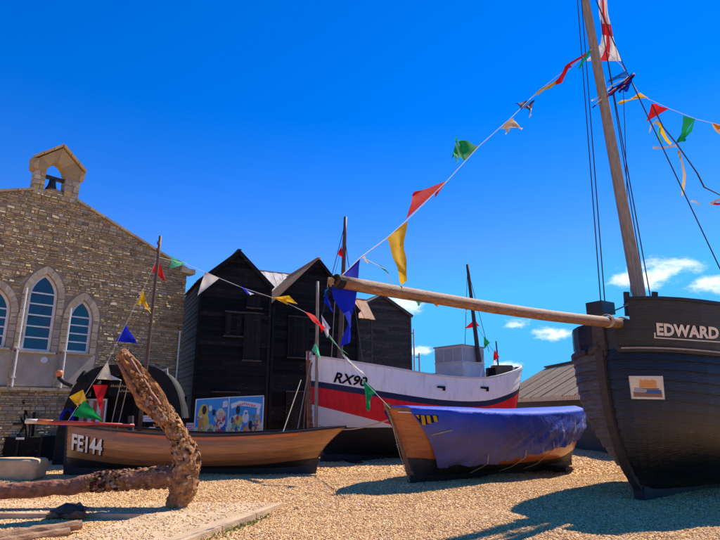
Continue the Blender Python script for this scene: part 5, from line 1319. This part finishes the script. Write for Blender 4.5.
def busy(ell, seed):
    r8 = random.Random(seed)
    for i in range(30): ell(r8.uniform(.06,.94), r8.uniform(.05,.6), r8.uniform(.012,.05), r8.uniform(.02,.07), 'print_'+r8.choice(['red','skin','white','brown','dkblue','orange','green','pale','sand','yellow']), .0062+.0007*i*.2, 'painted_detail', 7)
def fig_l(ell, pol):
    busy(ell, 1)
    pol([(0,0),(1,0),(1,.22),(.7,.3),(.4,.18),(0,.25)], 'print_pale', .0012)
    ell(.24,.62,.15,.24,'print_yellow',.002); pol([(.08,.0),(.4,.0),(.42,.5),(.12,.5)], 'print_orange', .0028); ell(.33,.4,.09,.16,'print_yellow',.0036); ell(.26,.7,.065,.12,'print_black',.009,'painted_hole_dark')  # black discs paint in the dark behind the open face holes
    ell(.46,.14,.17,.18,'print_sand',.0052); ell(.46,.1,.08,.1,'print_brown',.006); ell(.55,.62,.05,.09,'print_black',.009,'painted_hole_dark'); ell(.44,.74,.05,.08,'print_white',.002)
    pol([(.62,.1),(.95,.08),(.9,.5),(.66,.5)], 'print_red', .0028); ell(.75,.52,.11,.1,'print_skin',.0036); pol([(.62,.6),(.9,.6),(.8,.72),(.7,.72)], 'print_sand', .0044); ell(.78,.3,.1,.08,'print_white',.0052); ell(.86,.22,.07,.1,'print_dkblue',.0036)
    pol([(.8,.74),(.96,.76),(.95,.92),(.82,.9)], 'print_white', .002); ell(.9,.85,.04,.04,'print_sand',.003)
def fig_r(ell, pol):
    busy(ell, 9)
    pol([(0,0),(1,0),(1,.35),(.7,.2),(.35,.12),(0,.35)], 'print_sand', .0012); ell(.2,.28,.2,.26,'print_pale',.002); ell(.22,.3,.12,.16,'print_green',.0028); ell(.3,.4,.12,.12,'print_yellow',.0036); ell(.27,.66,.06,.11,'print_black',.009,'painted_hole_dark')
    pol([(.05,.82),(.3,.9),(.6,.86),(.95,.8),(.92,.68),(.6,.74),(.3,.77),(.08,.7)], 'print_white', .002, 'painted_banner')
    for i in range(11): u = .25+.05*i; ell(u, .82-.012*abs(i-4), .016, .035, 'print_red', .0028, 'banner_mark', 6)
    ell(.5,.46,.1,.14,'print_white',.0028); ell(.5,.6,.06,.06,'print_white',.0036); ell(.86,.62,.05,.09,'print_white',.0028); ell(.85,.46,.08,.12,'barrel',.002); pol([(.4,.0),(.6,.0),(.62,.22),(.48,.25)], 'print_orange', .0036)
    ell(.66,.24,.1,.16,'print_skin',.0044); ell(.65,.27,.06,.12,'print_black',.009,'painted_hole_dark'); pol([(.74,.05),(.95,.05),(.93,.4),(.8,.38)], 'print_brown', .0028); ell(.9,.25,.06,.14,'print_sand',.0036)
panel2(LP_, hin, zt1, zt2, fig_l); panel2(hin, RP_, zt2, zt3, fig_r)

# ------------------------------------------------------------------ black winch box with trestle and lantern at far left
xq = G(22, 462); wy = xq.y
wb = thing('winch_box', 'low black timber box at the left edge below the church', 'box', (xq.x, wy, 0))
a, b_ = P(-12, 462, wy), P(44, 437, wy); zt_ = b_.z
mb = MB(); mb.box(((a.x+b_.x)/2, wy+.45, zt_/2), ((b_.x-a.x)/2,0,0), (0,.45,0), (0,0,zt_/2)); obj('body', mb, 'iron_black', wb)
for k in range(4): mb = MB(); mb.box(((a.x+b_.x)/2, wy-.012, zt_*(k+.5)/4), ((b_.x-a.x)/2-.01,0,0), (0,.014,0), (0,0,zt_/8-.008)); obj('plank', mb, 'tar', wb)
for px in (-4, 18, 41): q = P(px, 450, wy); mb = MB(); mb.box((q.x, wy-.04, zt_/2+.03), (.035,0,0), (0,.016,0), (0,0,zt_/2+.03)); obj('batten', mb, 'iron_black', wb)
a = P(20, 438.5, wy-.06); mb = MB(); mb.box(a, (.12,0,0), (0,.006,0), (0,0,.03)); obj('white_tag', mb, 'paper', wb)
ty = wy + .45
tr = thing('trestle_stand', 'black splayed trestle standing on the winch box', 'trestle', (P(18,437,ty).x, ty, zt_))
ptop = ZH(404, 20, ty)
def T3(px, py, dy=0): return P(px, py, ty+dy)
for px0, px1, dy in ((13.5,4.5,-.2),(24.5,27.5,-.2),(14.5,8,.2),(23.5,26,.2)):
    p = P(px0, 405, ty+dy*.5); q = P(px1, 437, ty+dy); q.z = zt_; mb = MB(); mb.beam(p, q, .07, .07); obj('leg', mb, 'iron_black', tr)
for (p0, p1) in (((22.5,406),(7.5,426)),((15.5,406),(27,432)),((6,425),(15,436.5)),((26,424),(17,436.5))): mb = MB(); mb.beam(T3(*p0,-.17), T3(*p1,-.2), .045, .045); obj('brace', mb, 'iron_black', tr)
mb = MB(); c_ = T3(20, 402); mb.box(c_, (.24,0,0), (0,.22,0), (0,0,.06)); obj('platform', mb, 'iron_black', tr)
for p0, p1 in (((4,404.5),(12,402.5)),((3,416),(21,415.5))): mb = MB(); mb.beam(T3(*p0,-.15), T3(*p1,-.1), .03, .03); obj('peg', mb, 'iron_black', tr)
lt = thing('lantern', 'small lantern with white body and red top on the trestle', 'lantern', (c_.x+.03, ty, c_.z+.06))
lb = V((c_.x+.03, ty, c_.z+.06)); mb = MB(); mb.lathe(lb, [(.11,0),(.11,.03),(.08,.04),(.08,.19),(.1,.2)], 12); obj('body', mb, 'white_paint', lt); mb = MB(); mb.lathe(lb+V((0,0,.2)), [(.09,0),(.1,.02),(.1,.15),(.05,.22),(.02,.25)], 12); obj('red_top', mb, 'red_paint', lt)
mb = MB(); mb.tube([lb+V((-.09,0,.2)), lb+V((-.09,0,.42)), lb+V((.0,0,.5)), lb+V((.09,0,.42)), lb+V((.09,0,.2))], .008, 5); obj('guard_wire', mb, 'gold', lt)
mb = MB(); q = P(33, 437, ty); mb.beam((q.x, ty, zt_-.02), P(35, 412, ty), .09, .07, (0,1,0)); tag(obj('short_post', mb, 'iron_black', loc=(q.x, ty, zt_)), 'short black post standing on the winch box right of the trestle', 'post')
rl = thing('black_rail', 'thin black rail crossing in front of the trestle', 'rail', P(0, 426.5, wy+.1)); mb = MB(); mb.beam(P(-20, 426.5, wy+.1), P(33, 422.8, wy+.1), .05, .05); obj('bar', mb, 'iron_black', rl)
for px in (-14, 31): q = P(px, 424, wy+.1); mb = MB(); mb.beam((q.x, q.y, zt_-.01), q, .05, .05, (0,1,0)); obj('support', mb, 'iron_black', rl)

# ------------------------------------------------------------------ bunting and flags
def cloth_tri(p0, p1, tip, wave=.03, n=9, m=6, seed=0):
    nr = (p1-p0).cross(tip-p0)
    if nr.length < 1e-6: nr = V((0,-1,0))
    nr.normalize(); L_ = (tip-(p0+p1)/2).length; rows = []
    for i in range(n+1):
        f = i/n; r = []
        for j in range(m+1):
            g = j/m; base = p0.lerp(p1, g); e = base.lerp(tip, f)
            wv = wave*(math.sin(f*4.2+seed+g*2.2)*.8*f + noise.noise(V((f*2.5+seed, g*2, seed)))*.9*(.3+f)) * (L_/.35)
            r.append(e + nr*wv)
        rows.append(r)
    mb = MB(); mb.grid(rows); return mb
def depth_fn(nodes):
    def f(px, py):
        # nearest position on the polyline of (px, py, Y)
        best = None
        for (x0,y0,d0),(x1,y1,d1) in zip(nodes, nodes[1:]):
            dx, dy = x1-x0, y1-y0; t_ = max(0, min(1, ((px-x0)*dx+(py-y0)*dy)/(dx*dx+dy*dy+1e-9))); e = (x0+dx*t_-px)**2+(y0+dy*t_-py)**2
            if best is None or e < best[0]: best = (e, lerp(d0,d1,t_))
        return best[1]
    return f
seedc = [0]
def bunting(label, nodes, flags, cord_m='cord', r=.006, cat='bunting', name='bunting', dip=.12):
    df = depth_fn(nodes); t_ = thing(name, label, cat, P(*nodes[0])); mb = MB(); mb.tube([P(*q) for q in nodes], r, 5); obj('cord', mb, cord_m, t_)
    for col, p0, p1, tip in flags:
        seedc[0] += 1.7; s_ = seedc[0]
        A_, B_, T_ = P(*p0, df(*p0)), P(*p1, df(*p1)), P(*tip, df(*tip) + rnd.uniform(-.08,.08)*(1 if nodes[0][2] < 12 else 1.6))
        obj('pennant', cloth_tri(A_, B_, T_, .045, seed=s_), 'cloth_'+col, t_, smooth=True, recalc=False)
    return t_
my_ = my
bunting('long string of mixed pennants from the brown boat mast to the covered boat bow',
    [(158,257,my_),(186,264,14.6),(207,273,14.9),(243,288,15.3),(283,301,15.7),(305,312,16.0),(317,321,16.3),(330,336,15.2),(342,352,14.0),(364,381,12.4),(390,408,11.0)],
    [('red',(151,270),(158,259),(167,283)),('light_green',(170,269),(171,256),(186,263)),('white',(205,271.5),(219.5,278),(197.5,295.5)),('blue',(239,285),(253,293),(248,294.5)),('white',(246,290),(254,294),(250,295)),('yellow',(271,298),(289,295.5),(297.5,304)),('yellow',(273,297.5),(288,305),(285,296)),
     ('red',(304.5,311.5),(315,315.5),(322.5,331.5)),('white',(321,314.5),(330.5,328),(325.5,336)),('green',(327.5,335.5),(334,343),(345.5,352.5)),('white',(340.5,352),(348,364),(362,371)),('green',(363.5,380),(376.5,391),(367,409.5)),('light_green',(316,343),(311.5,350),(321.5,360))])
bunting('string of pennants falling from the brown boat mast to its red bowsprit',
    [(157,260,my_),(148,279,my_-.1),(140,296,my_-.15),(125,326,my_-.2),(108,361,my_-.3),(92,384,my_-.4),(83,398,my_-.45),(66,424,oy)],
    [('yellow',(142,288),(139.5,300),(150.5,313)),('yellow',(139.5,298),(143,303),(133.5,306)),('blue',(125.5,325),(116,341),(138,344)),('cream',(107.5,361),(97,379),(112,380)),('white',(109,374),(111,380),(121.5,380)),('red',(92.5,385),(108,385),(100.5,410)),('yellow',(69,397),(83,389.5),(78,407)),('yellow',(83,389.5),(86.5,400),(77,406)),('green',(84.5,399.5),(72,416),(103,420.5))])
bunting('string of pennants from the bowsprit tip up to the black boat mast',
    [(333,284,4.92),(361,257,5.25),(387,238,5.6),(407,220,5.9),(447,181,6.6),(479,146,7.3),(511,118,8.0),(531,98,8.6),(562,76,9.4),(592,49,MY-.12)],
    [('blue',(332,285),(360.5,257),(349,343)),('white',(361,257),(364,254.5),(368,263)),('yellow',(386.5,238),(407.5,221),(404,283)),('red',(406,219),(447,181),(414,192)),('red',(437,190),(447,181),(432,202)),('green',(465.5,160.5),(479,146.5),(455,139)),('green',(465.5,160.5),(456,139.5),(452.5,157)),('light_green',(457,155),(453,152),(458,162)),
     ('tan',(500,129),(511,117.5),(523,128)),('cream',(504,125),(514,118),(508,132)),('navy',(521,110),(530,100),(516.5,103)),('navy',(524,107),(535,99),(530,112)),('white',(527,105),(532,107),(531,115.5))])
# twisted ribbon near the mast
def ribbon(par, name, pts, Y0, Y1, wpx, m_, seed=1):
    rows = []; n = len(pts)
    for i, (x, y) in enumerate(pts):
        Y = lerp(Y0, Y1, i/(n-1)); a = P(x, y, Y); nx = pts[min(i+1,n-1)]; pv = pts[max(i-1,0)]; dx, dy = nx[0]-pv[0], nx[1]-pv[1]; l_ = math.hypot(dx,dy); w_ = wpx*(.45+.55*abs(math.cos(i*1.1+seed)))
        b_ = P(x-dy/l_*w_, y+dx/l_*w_, Y+.05*math.sin(i*1.3+seed)); rows.append([a, b_])
    mb = MB(); mb.grid(rows); return obj(name, mb, m_, par, smooth=True, recalc=False)
rb_ = thing('twisted_pennants', 'twisted yellow, red and green pennants on the cord beside the mast', 'bunting', P(538, 91, 8.9))
mb = MB(); mb.tube([P(531,98,8.7), P(538, 91, 8.85), P(565,70,9.4), P(592,49,MY-.12)], .005, 5); obj('cord', mb, 'cord', rb_)
ribbon(rb_, 'pennant', [(536,93),(542,88),(549,84.5),(555,81)], 8.9, 9.2, 4, 'cloth_yellow'); ribbon(rb_, 'pennant', [(553,82),(558,79),(562,73),(565,66),(569,63)], 9.2, 9.4, 5.5, 'cloth_red', 2)
ribbon(rb_, 'pennant', [(567,64),(574,60),(581,56),(585,53)], 9.4, 9.6, 3, 'cloth_red', 3); ribbon(rb_, 'pennant', [(578,68),(581,62),(586,54),(589,50)], 9.5, 9.7, 3.2, 'cloth_green', 1)
bunting('string of pennants from the black boat mast down to the right edge',
    [(600,45,MY),(622,66,MY+.3),(640,95,MY+.7),(668,108,MY+1.3),(696,119,MY+2.0),(740,130,MY+3.0),(mzp[0]-4,132,MZY)],
    [('yellow',(634,97),(648,97),(618,103.5)),('yellow',(640,92.5),(648,98),(632,98)),('red',(646,122),(669,108.5),(652,104)),('green',(683,115.5),(695.5,119),(681,142)),('green',(695,119),(692,131),(682,142)),('tan',(711,122.5),(726,126),(720,136)),('orange',(712,123),(718,130),(725,126))])
# tangle of streamers on the stay
st = thing('streamer_tangle', 'tangle of blue, purple and white streamers caught on the mast rigging', 'streamers', P(622, 75, MY+.1))
obj('streamer', cloth_tri(P(608,80,MY+.1), P(625,71,MY+.2), P(607,84,MY+.1), .05, seed=2), 'cloth_sky', st); obj('streamer', cloth_tri(P(606,83,MY+.1), P(627,70,MY+.2), P(627,77,MY+.1), .04, seed=3), 'cloth_sky', st)
for i, (x0,y0,x1,y1,c_) in enumerate(((591,100,630,74,'white'),(592,106,632,73,'navy'),(595,103,634,74,'cream'),(606,97,634,75,'red'),(618,93,634,74,'navy'),(624,92,632,76,'blue'),(608,94,628,80,'navy'))):
    ribbon(st, 'streamer', [(lerp(x0,x1,t_/6), lerp(y0,y1,t_/6)+1.6*math.sin(t_*1.4+i)) for t_ in range(7)], MY-.1, MY+.1, 1.7 if i < 4 else 3, 'cloth_'+c_, i)
# ragged ribbons on a dark rope at right
rg = thing('ribbon_rope', 'dark wavy rope with ragged yellow and white ribbons at the right edge', 'rope', P(655, 118, MY+.95))
mb = MB(); mb.tube([P(652,104,MY+.95), P(663,127,MY+1.1), P(676,143,MY+1.3), P(688,160,MY+1.6), P(697,173,MY+1.9), P(704,187,MY+2.1), P(716,193,MY+2.4), P(740,205,MY+3.0), P(mzp[0]-3,214,MZY)], .017, 6, jit=.3); obj('cord', mb, 'rope_dark', rg)
for pts, wd_, c_ in (([(657,121),(661,124),(664,131),(668,139),(672,143)],4,'yellow'),([(658,120),(652,126),(650,133)],2,'cream'),([(653,146),(660,147),(668,146),(677,144)],3,'white'),([(680,150),(683,162),(686,175),(685,186),(683,196)],3.4,'tan'),([(661,128),(660,136),(664,142)],3,'light_green'),([(691,200),(697,201),(701,205)],2.5,'white'),([(709,203),(716,199),(726,197)],4,'cream'),([(711,202),(718,203),(726,202)],2.5,'red')):
    ribbon(rg, 'ribbon', pts, MY+1.1+.02*(pts[0][0]-657), MY+1.2+.02*(pts[-1][0]-657), wd_, 'cloth_'+c_, wd_)
# flag of a red cross on white, hanging from the masthead line
fgm = mat('cross_flag', (.8,.78,.75), None, .8, trans=.4); t = fgm.node_tree; n_ = t.nodes; l_ = t.links; uvn = n_.new('ShaderNodeUVMap'); sp_ = n_.new('ShaderNodeSeparateXYZ'); l_.new(uvn.outputs[0], sp_.inputs[0])
def band(sk, lo, hi):
    a = n_.new('ShaderNodeMath'); a.operation = 'COMPARE'; l_.new(sk, a.inputs[0]); a.inputs[1].default_value = (lo+hi)/2; a.inputs[2].default_value = (hi-lo)/2; return a.outputs[0]
mxm = n_.new('ShaderNodeMath'); mxm.operation = 'MAXIMUM'; l_.new(band(sp_.outputs[0], .42, .58), mxm.inputs[0]); l_.new(band(sp_.outputs[1], .4, .6), mxm.inputs[1])
mc = n_.new('ShaderNodeMixRGB'); l_.new(mxm.outputs[0], mc.inputs[0]); mc.inputs[1].default_value = (.78,.76,.74,1); mc.inputs[2].default_value = (.62,.02,.03,1)
l_.new(mc.outputs[0], n_['Principled BSDF'].inputs['Base Color']); l_.new(mc.outputs[0], [x for x in n_ if x.type == 'BSDF_TRANSLUCENT'][0].inputs['Color'])
left = [(597,-16),(598.5,0),(599,14),(601,24),(602,34),(600.5,44),(592,55),(585,61)]; right = [(605,-16),(607,0),(608,14),(611,25),(613,36),(616,47),(620,57),(621.5,61)]
rows = []; uvs = []
for i in range(len(left)*3-2):
    f = i/3; k = min(int(f), len(left)-2); g = f-k; lx, ly = [lerp(left[k][q], left[k+1][q], g) for q in (0,1)]; rx_, ry = [lerp(right[k][q], right[k+1][q], g) for q in (0,1)]
    row = []
    for j in range(13):
        h = j/12; row.append(P(lerp(lx,rx_,h), lerp(ly,ry,h), MY+.25+.09*math.sin(h*11+f*1.1)*(1-.2*f/8)))
    rows.append(row)
mb = MB(); mb.grid(rows); fo = obj('cross_flag', mb, 'cross_flag', None, smooth=True, recalc=False, loc=P(600, 0, MY+.25)); uvl = fo.data.uv_layers.new(name='UVMap')
nr_ = len(rows)
for lp in fo.data.loops: i, j = divmod(lp.vertex_index, 13); uvl.data[lp.index].uv = (i/(nr_-1)*1.0, j/12*.8+.1)
tag(fo, 'white flag with a red cross hanging folded beside the black boat mast', 'flag')
# small flags on RX90 and below the bowsprit
bunting('small red, green and white pennants on the stays of the white and red boat', [(468,275,19.2),(474,322,19.3),(484,338,19.6),(494,352,20.0),(498,362,20.2)],
    [('red',(464.5,328.5),(475,319),(479.5,326.5)),('green',(484,336.5),(484,349),(490,343)),('red',(494.5,349.5),(499.5,357),(493,361)),('white',(494,357),(497,361),(492.5,366))], 'rope_dark')
bunting('little faded pennants strung behind the bowsprit', [(361,257,8.2),(385,269,9.2),(396,292,10.0),(420,300,11.0),(445,304,12.0),(468,312,13.5)],
    [('white',(362,257),(369,261),(366,263)),('green',(378,263.5),(384,268),(387,273)),('red',(396,293),(408,297),(401,299)),('light_green',(413,298),(424,300),(419,306)),('orange',(432,301),(440,303),(437,307)),('tan',(461,305),(470,307),(466,310))])
bunting('red and blue pennants hanging from the fore stay of the white and red boat', [(344.5,228,fy),(341,250,17.3),(333,282,17.0),(318,330,16.7)],
    [('red',(341.5,246),(344,258.5),(337.5,254)),('blue',(326,292),(324,302),(333,312)),('sky',(325,290),(329,287),(324,297))], 'rope_dark')
tq = bs1; ts2 = thing('frayed_tassel', 'frayed orange rope tassel tied at the bowsprit tip', 'tassel', bs1)
mb = MB(); r7 = random.Random(4)
for i in range(16): a = P(334, 280, 4.9); mb.tube([a, P(330+r7.uniform(-2,2), 281+r7.uniform(-4,4), 4.88), P(329+r7.uniform(-3,3), 285+r7.uniform(-6,3), 4.86)], [.01,.008,.003], 4)
obj('strands', mb, 'cloth_tan', ts2)
print('objects', len(bpy.data.objects), 'tris', sum(len(m.polygons) for m in bpy.data.meshes))
